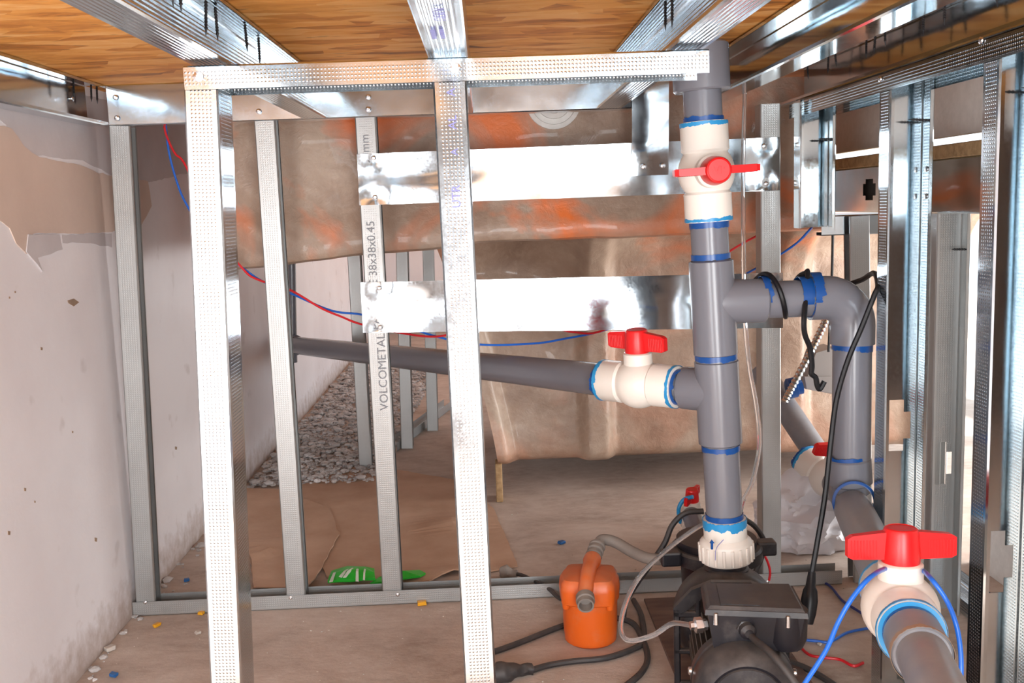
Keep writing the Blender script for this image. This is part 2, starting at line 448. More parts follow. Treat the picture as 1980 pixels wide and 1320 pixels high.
patch([(52, 452), (112, 454), (118, 482), (70, 500), (80, 526), (48, 486)], 'loose_flake', 'greypatch', .002, .003)
patch([(118, 455), (215, 450), (216, 478), (165, 470), (120, 470)], 'scuffed_patch', 'greypatch', .004, .0010)
patch([(130, 581), (142, 577), (152, 584), (142, 592), (132, 586)], 'paint_spot', 'brownspot', .0004, .0010)
for i, (px, py, s) in enumerate([(18, 575, 2), (80, 674, 3), (29, 564, 2), (48, 946, 3), (67, 970, 2), (17, 1030, 4), (185, 1043, 4), (140, 835, 2), (340, 866, 3)]):
    p = PX(px, py, WX); e = s*p.y/1900
    patch([(px-s*.6, py-s), (px+s*.6, py-s*.8), (px+s*.5, py+s), (px-s*.5, py+s*.9)], 'chip_mark', 'brownspot', .0003, .0007)
# plaster scraps along the foot of the wall
mb = MB()
for i in range(110):
    y = random.uniform(1.45, 3.2); r = random.uniform(.002, .008) * (1 if random.random() < .85 else 1.8)
    bm = bmesh.new(); bmesh.ops.create_icosphere(bm, subdivisions=1, radius=r)
    c = V((WX+abs(random.gauss(0, .02))+.002, y, r*.25))
    mb.add([c+V((v.co.x*random.uniform(.6, 1.2), v.co.y*random.uniform(.6, 1.2), v.co.z*.5)) for v in bm.verts], [[v.index for v in f.verts] for f in bm.faces]); bm.free()
o = obj('plaster_crumbs', mb, 'rubble'); tag(o, 'loose plaster crumbs along the foot of the left wall', 'crumbs', kind='stuff')
# ceiling: two boards
ZC = 1.038
ce = bpy.data.objects.new('ceiling', None); COL.objects.link(ce); ce.location = (0, 0, ZC); ce['kind'] = 'structure'
slab('osb_panel', (WX, -.35, ZC), (.470, 2.00, ZC+.015), 'osb', ce)
slab('osb_panel', (.4715, -.35, ZC), (.70, 2.00, ZC+.015), 'osb', ce)
slab('osb_panel', (.702, -1.0, ZC+.02), (1.95, 1.9, ZC+.057), 'osb', ce)  # unseen slab added to keep the sun off the right-hand floor
slab('osb_panel', (WX, 1.902, ZC+.042), (.90, 4.2, ZC+.057), 'osb', ce)
slab('osb_panel', (WX, 4.2025, ZC+.042), (.90, 6.3, ZC+.057), 'osb', ce)

# ================================================================ steel framing
ZB = .963
def px_post(pt, pb, Y, z0, z1):
    a, b = PY(*pt, Y), PY(*pb, Y); f = lambda z: a+(b-a)*((z-a.z)/(b.z-a.z))
    return f(z0), f(z1)
def post(name, label, pt, pb, Y, z0, z1, depth, m, openr=True, group=None, lip=.006, width=.038):
    """stud whose front flange has its left edge on the two pixels at distance Y"""
    A, B = px_post(pt, pb, Y, z0, z1)
    if openr: off = V((.0005, depth/2, 0)); W = X_
    else: off = V((width-.0005, depth/2, 0)); W = -X_
    return chan(name, label, 'stud', A+off, B+off, Y_, W, depth, width, m, group, lip=lip), A, B
FY, BY = 1.165, 1.9
GS = 'steel wall studs'
s1, a1, b1 = post('metal_stud', 'tall shiny dimpled steel post at the left end of the front rail', (357, 180), (408, 1320), FY, .0, .957, .064, 'dots', False, GS)
s2, a2, b2 = post('metal_stud', 'tall shiny dimpled steel post under the middle of the front rail, blue print on it', (838, 155), (900, 1320), FY, .0, .957, .064, 'dots', False, GS)
rA, rB = PY(355, 128, FY), PY(1370, 98, FY)
rail = chan('metal_track', 'dimpled steel rail across the top of the front posts', 'rail', V((rA.x, FY+.031, .959)), V((rB.x, FY+.031, .959)), Y_, -Z_, .067, .0265, 'dots', 'steel tracks', lip=0)
screw_head(rail, PY(384, 148, FY-.003), -Y_, .0062)
screw_head(rail, PY(881, 131, FY-.003), -Y_, .0062)
# blue ink on the middle post and the middle joist
for s, py, sz in (('A', 186, .014), ('AL', 250, .014), ('A', 300, .012), ('UTR', 402, .014)):
    p = PY(880 + (py-190)*.05, py, FY-.0012); text(s2, s, p, Z_, -X_, sz, 'ink')
# back row of studs on the floor track
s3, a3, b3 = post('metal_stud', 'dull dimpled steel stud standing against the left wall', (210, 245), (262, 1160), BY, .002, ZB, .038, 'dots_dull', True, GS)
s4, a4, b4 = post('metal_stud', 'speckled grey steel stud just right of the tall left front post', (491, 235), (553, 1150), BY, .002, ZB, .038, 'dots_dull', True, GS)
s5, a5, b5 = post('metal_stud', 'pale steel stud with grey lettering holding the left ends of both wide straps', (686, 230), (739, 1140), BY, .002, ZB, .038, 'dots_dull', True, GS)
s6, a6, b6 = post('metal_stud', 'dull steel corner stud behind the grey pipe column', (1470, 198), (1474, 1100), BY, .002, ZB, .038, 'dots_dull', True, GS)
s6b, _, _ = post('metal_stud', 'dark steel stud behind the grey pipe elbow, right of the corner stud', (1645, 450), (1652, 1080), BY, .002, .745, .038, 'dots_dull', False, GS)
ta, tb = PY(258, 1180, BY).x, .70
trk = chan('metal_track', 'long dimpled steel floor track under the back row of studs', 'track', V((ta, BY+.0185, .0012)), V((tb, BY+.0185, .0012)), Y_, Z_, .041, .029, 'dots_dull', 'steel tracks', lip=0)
for px, py in ((281, 1164), (562, 1155), (769, 1149), (1484, 1124)): screw_head(trk, PY(px, py, BY-.003), -Y_, .004)
# lettering on the third stud, reading upwards
def up_text(root, A, s, px, py, size):
    text(root, s, PY(px, py, BY-.0012), PY(px-10, py-200, BY)-PY(px, py, BY), -X_, size, 'greyink')
up_text(s5, a5, 'VOLCOMETAL', 751, 793, .0235)
up_text(s5, a5, 'PARANTE 38x38x0.45', 734, 637, .0225)
up_text(s5, a5, '3.00mm', 716, 335, .0225)
# perimeter channels under the boards
rimb = chan('rim_channel', 'smooth steel channel along the back under the boards', 'channel', V((-.694, BY-.001, 1.0005)), V((.30, BY-.001, 1.0005)), Z_, Y_, .074, .038, 'plate', 'perimeter channels')
for px, py in ((223, 188), (226, 228), (500, 215), (712, 187), (712, 211)): screw_head(rimb, PY(px, py, BY-.004), -Y_, .0052)
riml = chan('rim_channel', 'steel channel running along the left wall under the boards', 'channel', V((WX+.002, -.3, 1.0005)), V((WX+.002, BY-.003, 1.0005)), Z_, X_, .074, .038, 'plate', 'perimeter channels')
for px, py in ((143, 170), (177, 175), (188, 178), (212, 182)): 
    p = PX(px, py, WX+.024); hang_screw(riml, V((WX+.024, p.y, ZC-.002)), .032, (random.uniform(-.1, .1), random.uniform(-.1, .1)))
screw_head(riml, PX(140, 191, WX+.006), X_, .005)
rimr = chan('rim_channel', 'dark steel channel above the right frame with screw points hanging into it', 'channel', V((.651, -.2, 1.0005)), V((.651, 2.0, 1.0005)), Z_, -X_, .074, .060, 'plate', 'perimeter channels')
for px, py in ((1400+0, 0),): pass
for y, x in ((1.86, .61), (1.78, .622), (1.70, .604), (1.60, .62), (1.55, .615), (1.48, .60), (1.40, .622), (1.31, .61), (1.2, .62), (1.08, .61), (1.03, .60), (.97, .62)):
    hang_screw(rimr, V((x, y, ZC-.001)), .036, (random.uniform(-.12, .12), random.uniform(-.12, .12)))
# joists running towards the viewer
def joist(label, px, py, xoff, opens, y0, y1, m, screws, wid=.040):
    x = PZ(px, py, ZB).x + xoff
    j = chan('metal_joist', label, 'joist', V((x, y0, (ZB+ZC)/2-.0005)), V((x, y1, (ZB+ZC)/2-.0005)), Z_, X_ if opens > 0 else -X_, ZC-ZB-.003, wid, m, 'steel joists under the boards')
    for sx, sy, ln in screws:
        p = PX(sx, sy, x+opens*wid*.55); hang_screw(j, V((x+opens*wid*random.uniform(.4, .75), p.y, ZC-.003)), ln, (random.uniform(-.1, .1), random.uniform(-.12, .12)))
    return j, x
j1, x1 = joist('ribbed steel joist above the tall left front post, open to the right', 360, 122, 0, 1, -.3, BY-.003, 'ribs', ((322, 12, .038), (343, 20, .036), (401, 8, .040), (418, 22, .040), (466, 95, .036), (497, 85, .038)), .044)
j2, x2 = joist('bright steel joist above the middle front post, seen from below', 903, 105, 0, -1, -.3, BY-.003, 'ribs', (), .046)
j3, x3 = joist('ribbed steel joist passing over the right end of the front rail', 1368, 92, 0, -1, -.3, BY-.003, 'ribs', ((1310, 8, .04), (1298, 50, .036)), .044)
j4, x4 = joist('dark steel joist right of the pipe column, bright lower flange', 1420, 190, 0, -1, -.3, BY-.003, 'mirror', (), .044)
text(j2, 'N PERU', V((x2-.027, PZ(870, 34, ZB).y-.05, ZB-.0012)), Y_, X_, .017, 'ink')
mbk = MB()
for r in range(9):
    for c in range(2):
        p = PZ(870, 38, ZB); bbox(mbk, (x2-.034+c*.009, p.y+.045+r*.006, ZB-.0012), (x2-.029+c*.009, p.y+.0485+r*.006, ZB-.0009))
obj('printed_text', mbk, 'ink', j2)

# wide galvanised straps between the back studs
def strap(label, tl, bl, tr, br, scr, fold=True):
    yf = BY-.004
    P = [PY(*p, yf) for p in (bl, br, tr, tl)]
    root = thing('brace_strap', label, 'strap', P[0], 'wide steel straps')
    mb = MB(); n = 60; m = 10; vs = []
    for j in range(m+1):
        for i in range(n+1):
            u, v = i/n, j/m
            q = P[0].lerp(P[1], u).lerp(P[3].lerp(P[2], u), v)
            dy = .0025*noise.noise(V((u*5, v*2.0, P[0].z*7))) + .0012*math.sin(v*math.pi)
            for sx, sy in scr:
                s = PY(sx, sy, yf); dd = (q-s).length; dy += .004*math.exp(-(dd/.014)**2)
            vs.append(q+V((0, dy, 0)))
    fs = [(j*(n+1)+i, j*(n+1)+i+1, (j+1)*(n+1)+i+1, (j+1)*(n+1)+i) for j in range(m) for i in range(n)]
    k = len(vs); per = [i for i in range(n+1)]+[(j+1)*(n+1)-1 for j in range(1, m+1)]+[m*(n+1)+i for i in range(n-1, -1, -1)]+[j*(n+1) for j in range(m-1, 0, -1)]
    mb.add(vs+[v+V((0, .001, 0)) for v in vs], fs+[tuple(k+q for q in f[::-1]) for f in fs]+[(per[i], per[(i+1) % len(per)], k+per[(i+1) % len(per)], k+per[i]) for i in range(len(per))])
    # folded lower and upper hems
    obj('sheet', mb, 'plate', root, smooth=True)
    hm = MB()
    for a, b in ((P[0], P[1]),):
        prism(hm, [a+V((0, .001, 0)), b+V((0, .001, 0)), b+V((0, .012, .001)), a+V((0, .012, .001))], (0, 0, .0009))
    obj('folded_hem', hm, 'plate', root)
    for sx, sy in scr: screw_head(root, PY(sx, sy, yf)+V((0, .001, 0)), -Y_, .0048)
    return root
strap('wide shiny steel strap at the height of the pipe column valve', (690, 298), (695, 397), (1508, 265), (1508, 368), ((722, 305), (725, 381), (1478, 282), (1482, 355)))
strap('wide shiny steel strap below the tub lip, behind the grey tee', (697, 546), (702, 643), (1514, 527), (1514, 634), ((733, 557), (735, 633), (1484, 545)))
# bent hanger strap folded over the back channel
def hanger(label, px, wpx, pts, m):
    root = thing('hanger_strap', label, 'strap', PY(px, pts[-1][1], BY))
    mb = MB(); vs = []; fs = []
    prof = [PY(px, y, BY+dy) for y, dy in [(p[1], p[0]) for p in pts]]
    wv = wpx*BY/FPX
    for p in prof:
        c = p
        for s in (0, .5, 1): vs.append(c+X_*wv*s+V((0, -.0012 if s == .5 else 0, 0)))
    for i in range(len(prof)-1):
        for s in (0, 1): fs.append((i*3+s, i*3+s+1, i*3+4+s, i*3+3+s))
    k = len(vs); mb.add(vs+[v+V((0, .0012, 0)) for v in vs], fs+[tuple(k+q for q in f[::-1]) for f in fs]+[(0, 1, k+1, k), (1, 2, k+2, k+1)]+[(k-3, k-2, 2*k-2, 2*k-3), (k-2, k-1, 2*k-1, 2*k-2)]+[(i*3, i*3+3, k+i*3+3, k+i*3) for i in range(len(prof)-1)]+[(i*3+2, i*3+5, k+i*3+5, k+i*3+2) for i in range(len(prof)-1)])
    obj('sheet', mb, m, root, smooth=True)
    return root
hs = hanger('short bent steel strap hanging left of the white column valve', 1222, 70, [(-.008, 160), (-.009, 205), (-.008, 213), (-.009, 245), (-.0095, 275), (-.011, 300), (-.009, 318), (-.0065, 340)], 'plate')
for px, py in ((1245, 322), (1282, 320)): screw_head(hs, PY(px, py, BY-.014), -Y_, .005)

# ---------------------------------------------------------------- right hand frame (runs away from the viewer)
RX = .585
def rstud(label, pxedge, z0, z1, holes, w=.064, d=.038, m='dots_dark', rx=RX, group=GS):
    y = PX(pxedge, 650, rx).y
    mb = MB(); r = thing('metal_stud', label, 'stud', (rx+w/2, y+d, z0), group)
    channel(mb, V((rx+w/2, y+d, z0)), V((rx+w/2, y+d, z1)), X_, -Y_, w, d, holes=holes)
    # the web stays smooth, only the flanges are dimpled
    for i, f in enumerate(mb.f):
        c = [mb.v[k] for k in f]
        if max(v.y for v in c)-min(v.y for v in c) < .004: mb.ac[i] = [(0, 0)]*len(f)
    obj('channel', mb, m, r); return r, y
def hole_at(py, y): return HC and PY(1735, py, y).z
CROSS = [(.0125, .040), (.023, .021)]
ysm = PX(1714, 650, RX).y+.038; ysn = PX(1918, 650, RX).y+.038
r1, y1 = rstud('dark steel stud with bright edge and a cross-shaped hole, right of the elbow', 1714, .003, .957, [(PY(1740, 822, ysm).z-.003, CROSS)])
r2, y2 = rstud('dark steel stud with a bright edge nearest the right side of the photo', 1918, .003, .957, [(PY(1945, 1085, ysn).z-.003, CROSS)])
for r, y, zz in ((r1, y1, 232), (r2, y2, 178)):
    p = PX(1797 if r is r1 else 1990, zz, RX+.064)
    mb = MB(); d = V((-1, -.05, .06)).normalized(); st = V((RX+.066, y+.018, p.z))
    lathe(mb, st, d, [(.0045, 0), (.0045, .001), (.0016, .002)]+[(.0013 if i % 2 else .0022, .002+i*.0022) for i in range(1, 12)]+[(.0002, .033)], 10)
    obj('screw', mb, 'blackscrew', r)
for py in (326, 379):
    p = PX(1797, py, RX+.062); screw_head(r1, V((RX+.0635, y1+.02, p.z)), -X_, .0045)
zz = PX(1800, 330, RX).z
trt = chan('metal_track', 'dark dimpled steel track along the top of the right frame', 'track', V((RX+.032, -.2, .959)), V((RX+.032, BY-.02, .959)), X_, -Z_, .067, .027, 'dots_dark', 'steel tracks', lip=0)
screw_head(trt, PX(1897, 78, RX-.003), -X_, .0045); screw_head(trt, PX(1702, 153, RX-.003), -X_, .0045); screw_head(trt, PX(1500, 217, RX-.003), -X_, .0035)
# short double stud hanging in the corner
ye = PX(1574, 300, RX).y
zlow = PX(1545, 440, RX).z
r3 = thing('metal_stud', 'short bright steel stud hanging at the back end of the right frame', 'stud', (RX+.03, ye+.06, zlow), GS)
mb = channel(MB(), V((RX+.020, ye+.075, zlow)), V((RX+.020, ye+.075, .957)), X_, -Y_, .064, .038); obj('channel', mb, 'mirror', r3)
mb = MB(); p = PX(1560, 278, RX+.05); lathe(mb, V((RX+.054, ye+.05, p.z)), V((-1, 0, .02)), [(.0045, 0), (.0045, .001), (.0016, .002)]+[(.0013 if i % 2 else .0022, .002+i*.0022) for i in range(1, 12)]+[(.0002, .03)], 10); obj('screw', mb, 'blackscrew', r3)

# ---------------------------------------------------------------- step structure beyond the right frame
SX = .81
ztop, zbot = PX(1690, 322, SX).z, PX(1690, 410, SX).z
yh = PX(1681, 370, SX).y
rc = thing('rim_channel', 'bright steel edge channel beyond the right frame, black cross-shaped hole in it', 'channel', (SX, 1.0, zbot), 'perimeter channels')
obj('channel', channel(MB(), V((SX, .9, (ztop+zbot)/2)), V((SX, 2.7, (ztop+zbot)/2)), Z_, X_, ztop-zbot, .038, holes=[(yh-.9, [(.0125, .034), (.022, .020)])]), 'mirror', rc)
zo = PX(1690, 298, SX).z
tag(obj('deck_board', bbox(MB(), (SX-.004, .9, ztop+.001), (SX+.42, 2.7, zo), .002), 'osb_edge'), 'brown board edge lying on the channel beyond the right frame', 'board')
zg = PX(1690, 286, SX+.05).z
tag(obj('fibre_cement_panel', bbox(MB(), (SX+.05, .7, zg), (SX+.062, 2.9, 1.42), .001), 'fibre'), 'grey fibre cement panel standing beyond the right frame', 'panel')
tag(obj('fibre_cement_panel', bbox(MB(), (SX+.20, .7, .0), (SX+.212, 1.985, zbot), .001), 'fibre'), 'grey panel under the edge channel near the right edge', 'panel')
for lab, px, yy in (('galvanised stud with a screw point, seen through the right frame', 1838, 1.72), ('galvanised stud standing beyond the right frame beside the white opening', 1812, 2.25)):
    x = PY(px, 700, yy).x
    r = thing('metal_stud', lab, 'stud', (x, yy+.03, 0), GS)
    hz = PY(1822, 908, yy).z
    obj('channel', channel(MB(), V((x, yy+.034, .003)), V((x, yy+.034, zbot-.001)), X_, -Y_, .060, .034, holes=[(hz, CROSS)] if yy < 2 else ()), 'dots_dull', r)
    if yy < 2:
        mb = MB(); lathe(mb, V((x+.032, yy+.012, PY(1838, 484, yy).z)), V((-1, 0, .03)), [(.0045, 0), (.0045, .001), (.0016, .002)]+[(.0013 if i % 2 else .0022, .002+i*.0022) for i in range(1, 12)]+[(.0002, .03)], 10); obj('screw', mb, 'blackscrew', r)
tag(obj('floor_track', channel(MB(), V((SX+.09, 1.2, .0012)), V((SX+.09, 2.5, .0012)), X_, Z_, .067, .027, lip=0), 'ribs'), 'steel floor track on the sunlit floor beyond the right frame', 'track', 'steel tracks')
tag(obj('shade_board', bbox(MB(), (SX+.045, .9, zbot+.002), (SX+.057, 2.7, ztop-.002), .001), 'dimwall'), 'dark board added as the shade behind the edge channel, showing through its hole', 'board')  # dark sheet added in place of the shaded hollow behind the channel
o = obj('cross_channel', channel(MB(), V((.66, BY+.02, zbot-.021)), V((SX-.005, BY+.02, zbot-.021)), Z_, Y_, .038, .03), 'plate'); tag(o, 'short dark steel channel above the stud behind the elbow', 'channel', 'perimeter channels')

# ---------------------------------------------------------------- framing of the passage far behind
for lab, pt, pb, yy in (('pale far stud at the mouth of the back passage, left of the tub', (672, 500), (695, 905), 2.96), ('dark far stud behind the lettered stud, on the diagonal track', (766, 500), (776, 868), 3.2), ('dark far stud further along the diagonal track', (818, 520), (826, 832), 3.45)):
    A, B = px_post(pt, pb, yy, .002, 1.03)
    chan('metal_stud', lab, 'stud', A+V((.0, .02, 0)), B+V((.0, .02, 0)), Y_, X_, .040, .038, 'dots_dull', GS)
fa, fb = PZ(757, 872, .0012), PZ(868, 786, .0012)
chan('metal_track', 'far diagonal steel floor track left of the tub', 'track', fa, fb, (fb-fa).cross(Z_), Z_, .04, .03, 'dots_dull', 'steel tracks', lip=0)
# ================================================================ fibreglass tub
tub = thing('hot_tub', 'raw brown fibreglass underside of a tub behind the steel frame', 'tub', (.5, 2.9, .097))
def lip_mesh():
    mb = MB(); nx = 150; xs = [-.592+1.302*i/nx for i in range(nx+1)]; vs = []
    for x in xs:
        t = min(1, max(0, (x+.52)/.50)); zb = .676+.038*t
        if x < -.6: zb += 0
        prof = [(2.062, 1.03), (2.056, .97), (2.050, .90), (2.045, .84), (2.043, .80), (2.036, .775), (2.030, .755), (2.028, zb+.035), (2.026, zb+.018), (2.032, zb+.005), (2.045, zb), (2.07, zb+.002), (2.11, zb+.012), (2.25, zb+.02), (2.45, zb+.02), (2.60, zb+.02), (2.62, .8), (2.62, 1.03)]
        for j, (y, z) in enumerate(prof):
            p = V((x, y, z)); k = noise.noise(p*6)*.006+noise.noise(p*17)*.003 if 0 < j < 15 else 0
            vs.append(V((x, y+k, z+k*.7)))
    m = len(prof)
    fs = [(i*m+j, i*m+(j+1) % m, (i+1)*m+(j+1) % m, (i+1)*m+j) for i in range(nx) for j in range(m)]
    fs += [tuple(range(m)), tuple(range(nx*m, nx*m+m))]; mb.smooth = True
    return mb.add(vs, fs)
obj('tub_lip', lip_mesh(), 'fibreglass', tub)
def body_mesh():
    mb = MB(); nx, nz = 150, 60; vs = []
    zt, zb = .735, .097
    for j in range(nz+1):
        v = j/nz; z = zb+(zt-zb)*v; x0 = .012-.150*v**1.3; x1 = 1.22+.05*v
        for i in range(nx+1):
            u = i/nx; x = x0+(x1-x0)*u
            def bump(c, hw, soft): return max(0, min(1, (hw+soft-abs(x-c))/soft))
            rb = max(bump(.283, .022, .035), bump(.80, .03, .04), bump(x0, .02, .04), bump(1.22, .05, .05))
            up = max(0, (v-.80)/.20)
            arch = up**2*.09 + max(0, (v-.62)/.38)**2*.10*max(bump(.283, .02, .16), bump(.80, .02, .16))
            y = 2.60-.038*(rb*rb*(3-2*rb))-arch
            if v < .05: y += (1-v/.05)**2*.03
            p = V((x, y, z)); y += noise.noise(p*7)*.006+noise.noise(p*22)*.002
            vs.append(V((x, y, z)))
    n1 = nx+1
    fs = [(j*n1+i, j*n1+i+1, (j+1)*n1+i+1, (j+1)*n1+i) for j in range(nz) for i in range(nx)]
    per = [i for i in range(n1)]+[(j+1)*n1-1 for j in range(1, nz+1)]+[nz*n1+i for i in range(nx-1, -1, -1)]+[j*n1 for j in range(nz-1, 0, -1)]
    k = len(vs); bk = [V((vs[q].x, 3.45, vs[q].z)) for q in per]
    L = len(per)
    fs += [(per[i], per[(i+1) % L], k+(i+1) % L, k+i) for i in range(L)]+[tuple(range(k, k+L))]
    mb.smooth = True
    return mb.add(vs+bk, fs)
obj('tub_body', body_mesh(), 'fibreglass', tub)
c = PY(1070, 196, 2.05); mb = MB(); lathe(mb, c, -Y_, [(.056, -.02), (.056, .004), (.047, .010), (.046, .006), (.036, .006), (.035, .011), (.025, .011), (.024, .006), (.0, .006)], 40)
obj('jet_fitting', mb, 'fibre', tub)['label'] = 'pale grey round fitting on the tub lip'
blk = tag(obj('support_block', bbox(MB(), (.004, 2.56, 0), (.022, 2.62, .105), .002), 'osb_edge'), 'pale wooden block under the bottom left corner of the tub', 'block')

# ================================================================ things lying on the floor
def sheet(name, label, pts, z, th, m, rag=.004, curl=(), cat='cardboard', group='cardboard sheets on the floor', parent=None):
    P = []
    base = [PZ(px, py, z) for px, py in pts]
    for i, p in enumerate(base):
        q = base[(i+1) % len(base)]; k = max(1, int((q-p).length/.025))
        for j in range(k):
            r = p.lerp(q, j/k); P.append(V((r.x+noise.noise(r*35)*rag, r.y+noise.noise(r*38)*rag, z)))
    bm = bmesh.new(); f = bm.faces.new([bm.verts.new(p) for p in P])
    bmesh.ops.triangulate(bm, faces=[f]); bmesh.ops.subdivide_edges(bm, edges=[e for e in bm.edges if e.calc_length() > .06], cuts=3, use_grid_fill=False)
    bmesh.ops.triangulate(bm, faces=bm.faces[:])
    cs = [(PZ(a, b, z), h, r) for a, b, h, r in curl]
    for v in bm.verts:
        dz = .0025*abs(noise.noise(v.co*9))
        for c, h, r in cs: dz += h*math.exp(-((v.co-c).length/r)**2)
        v.co.z += dz
    r = bmesh.ops.extrude_face_region(bm, geom=bm.faces[:])
    for e in r['geom']:
        if isinstance(e, bmesh.types.BMVert): e.co.z += th
    bm.verts.index_update(); mb = MB(); mb.add([v.co.copy() for v in bm.verts], [[v.index for v in q.verts] for q in bm.faces]); bm.free()
    o = obj(name, mb, m, parent)
    if parent is None: tag(o, label, cat, group)
    return o
sheet('cardboard_sheet', 'large brown cardboard sheet on the floor behind the lettered stud', [(575, 930), (700, 900), (800, 915), (885, 930), (955, 985), (1002, 1096), (940, 1108), (880, 1112), (830, 1128), (735, 1135), (640, 1130), (600, 1060)], .0015, .003, 'cardboard', curl=((890, 1015, .018, .05), (860, 1112, .012, .06)))
sheet('cardboard_sheet', 'pale cardboard piece on the floor behind the two left studs', [(474, 945), (540, 948), (640, 985), (655, 1035), (610, 1120), (590, 1139), (490, 1136), (480, 1060)], .008, .003, 'cardboard', curl=((490, 1060, .012, .06),))
sheet('cardboard_sheet', 'small cardboard flap folded over at the left, low behind the tall left post', [(482, 1064), (545, 1068), (560, 1100), (585, 1138), (492, 1136)], .016, .003, 'cardboard', curl=((500, 1070, .010, .05),))
gb = thing('printed_bag', 'green and white printed bag flattened on the cardboard by the lettered stud', 'bag', PZ(720, 1125, .01))
sheet('film', '', [(634, 1132), (642, 1114), (672, 1106), (706, 1108), (724, 1109), (726, 1126), (680, 1132)], .009, .006, 'green', .001, ((680, 1118, .016, .05),), parent=gb)
sheet('film', '', [(715, 1132), (735, 1121), (780, 1116), (812, 1108), (823, 1113), (812, 1121), (770, 1129)], .008, .004, 'green', .001, ((780, 1120, .012, .04),), parent=gb)
for a in ([(637, 1131), (645, 1115), (650, 1115), (644, 1131)], [(656, 1125), (676, 1108), (678, 1108), (662, 1127)], [(664, 1127), (681, 1109), (684, 1110), (670, 1127)], [(688, 1131), (690, 1107), (694, 1107), (694, 1131)], [(702, 1128), (705, 1110), (708, 1110), (706, 1128)]):
    sheet('pale_print', '', a, .0165, .0012, 'film', .0004, ((680, 1118, .016, .05),), parent=gb)
def chip(label, px, py, s, m, name, cat, gi=0):
    c = PZ(px, py, .001); e = s*c.y/1900; bm = bmesh.new(); bmesh.ops.create_cube(bm, size=1)
    rnd = random.Random(px)
    for v in bm.verts: v.co = V((v.co.x*2*e+rnd.uniform(-.3, .3)*e, v.co.y*1.6*e+rnd.uniform(-.3, .3)*e, (v.co.z+.5)*e*.9))
    bmesh.ops.bevel(bm, geom=bm.edges[:], offset=e*.12, segments=1, affect='EDGES')
    rot = Matrix.Rotation(rnd.uniform(0, 3), 3, 'Z'); bm.verts.index_update()
    o = obj(name, MB().add([c+rot@v.co for v in bm.verts], [[v.index for v in f.verts] for f in bm.faces]), m); bm.free()
    return tag(o, label, cat)
for lab, px, py, s, m, nm, ct in (
    ('small blue plastic scrap on the floor inside the leftmost stud', 361, 1123, 6, 'bluechip', 'plastic_scrap', 'scrap'),
    ('small blue plastic scrap on the floor in the bottom left corner', 219, 1307, 8, 'bluechip', 'plastic_scrap', 'scrap'),
    ('tiny blue plastic scrap lying on the pale cardboard', 630, 1013, 5, 'bluechip', 'plastic_scrap', 'scrap'),
    ('blue plastic scrap on the bare floor left of the grey hose', 1086, 1051, 7, 'bluechip', 'plastic_scrap', 'scrap'),
    ('yellow plug lying against the floor track left of the tall left post', 389, 1187, 6, 'yellow', 'wall_plug', 'plug'),
    ('yellow plug on the floor in front of the leftmost stud', 303, 1211, 7, 'yellow', 'wall_plug', 'plug'),
    ('yellow plug in front of the track beside the tall middle post', 816, 1168, 8, 'yellow', 'wall_plug', 'plug'),
    ('pale stone chip on the floor left of the tall left post', 383, 1224, 6, 'stone', 'stone_chip', 'stone'),
    ('pale stone chip on the floor near the left wall', 213, 1256, 9, 'stone', 'stone_chip', 'stone'),
    ('tiny stone chip on the floor behind the blue wire', 1585, 1246, 4, 'stone', 'stone_chip', 'stone')):
    chip(lab, px, py, s, m, nm, ct)
def stones(name, label, n, f, m):
    mb = MB(); rnd = random.Random(3)
    for i in range(n):
        c, r = f(rnd); bm = bmesh.new(); bmesh.ops.create_icosphere(bm, subdivisions=1, radius=r)
        sx, sy, sz = rnd.uniform(.7, 1.4), rnd.uniform(.7, 1.4), rnd.uniform(.4, .9)
        mb.add([c+V((v.co.x*sx*(1+.3*rnd.random()), v.co.y*sy, v.co.z*sz+r*.3)) for v in bm.verts], [[v.index for v in q.verts] for q in bm.faces]); bm.free()
    return tag(obj(name, mb, m), label, 'rubble', kind='stuff')
def rub(rnd):
    y = rnd.uniform(2.80, 5.2); x = rnd.uniform(-.72, -.36+.05*(y-2.6)); return V((x, y, rnd.uniform(0, .012))), rnd.choice((.002, .003, .003, .004, .005, .006, .007, .011))*rnd.uniform(.7, 1.2)
stones('mortar_rubble', 'pale mortar rubble heaped along the floor of the back passage', 8500, rub, 'rubble')
def grit(rnd): return V((rnd.uniform(-.7, .9), rnd.uniform(1.2, 2.6), 0)), rnd.uniform(.0006, .0017)
stones('floor_grit', 'fine grit scattered over the dusty concrete floor', 350, grit, 'stone')

# ================================================================ grey pipework
YC = 1.52; R = .029; RF = .0345
T0, B0 = PY(1358, 190, YC), PY(1400, 985, YC)
def C(py): return T0+(B0-T0)*((py-190)/795)
AX = (T0-B0).normalized()
def seg(name, root, A, B, r, m='pvc', n=36, lipr=0): 
    A, B = V(A), V(B); L = (B-A).length; e = .0025
    pr = [(r-e, 0), (r, e), (r, L-e), (r-e, L)]
    return obj(name, lathe(MB(), A, B-A, pr, n), m, root)
pc = thing('pvc_pipe_column', 'upright grey plastic pipe column with two tees standing on the pump', 'pipe', C(1005))
seg('coupling', pc, C(178), C(92), .043)
seg('coupling', pc, C(96), C(20), .030)
seg('pipe', pc, C(262), C(170), R)
seg('pipe', pc, C(497), C(392), R)
seg('pipe', pc, C(1008), C(840), R)
def tee(root, a, b, bc, bd, bl, name='tee_fitting'):
    mb = MB(); A, B = C(a), C(b); L = (B-A).length; e = .003
    lathe(mb, A, B-A, [(R, -.0), (RF, e), (RF, L-e), (R, L)], 40)
    lathe(mb, bc, bd, [(RF-.001, 0), (RF, .02), (RF, bl-e), (RF-e, bl)], 40, False)
    return obj(name, mb, 'pvc', root)
br = C(572); bl_dir = X_
tee(pc, 676, 490, br, V((1, 0, -.01)), .082)
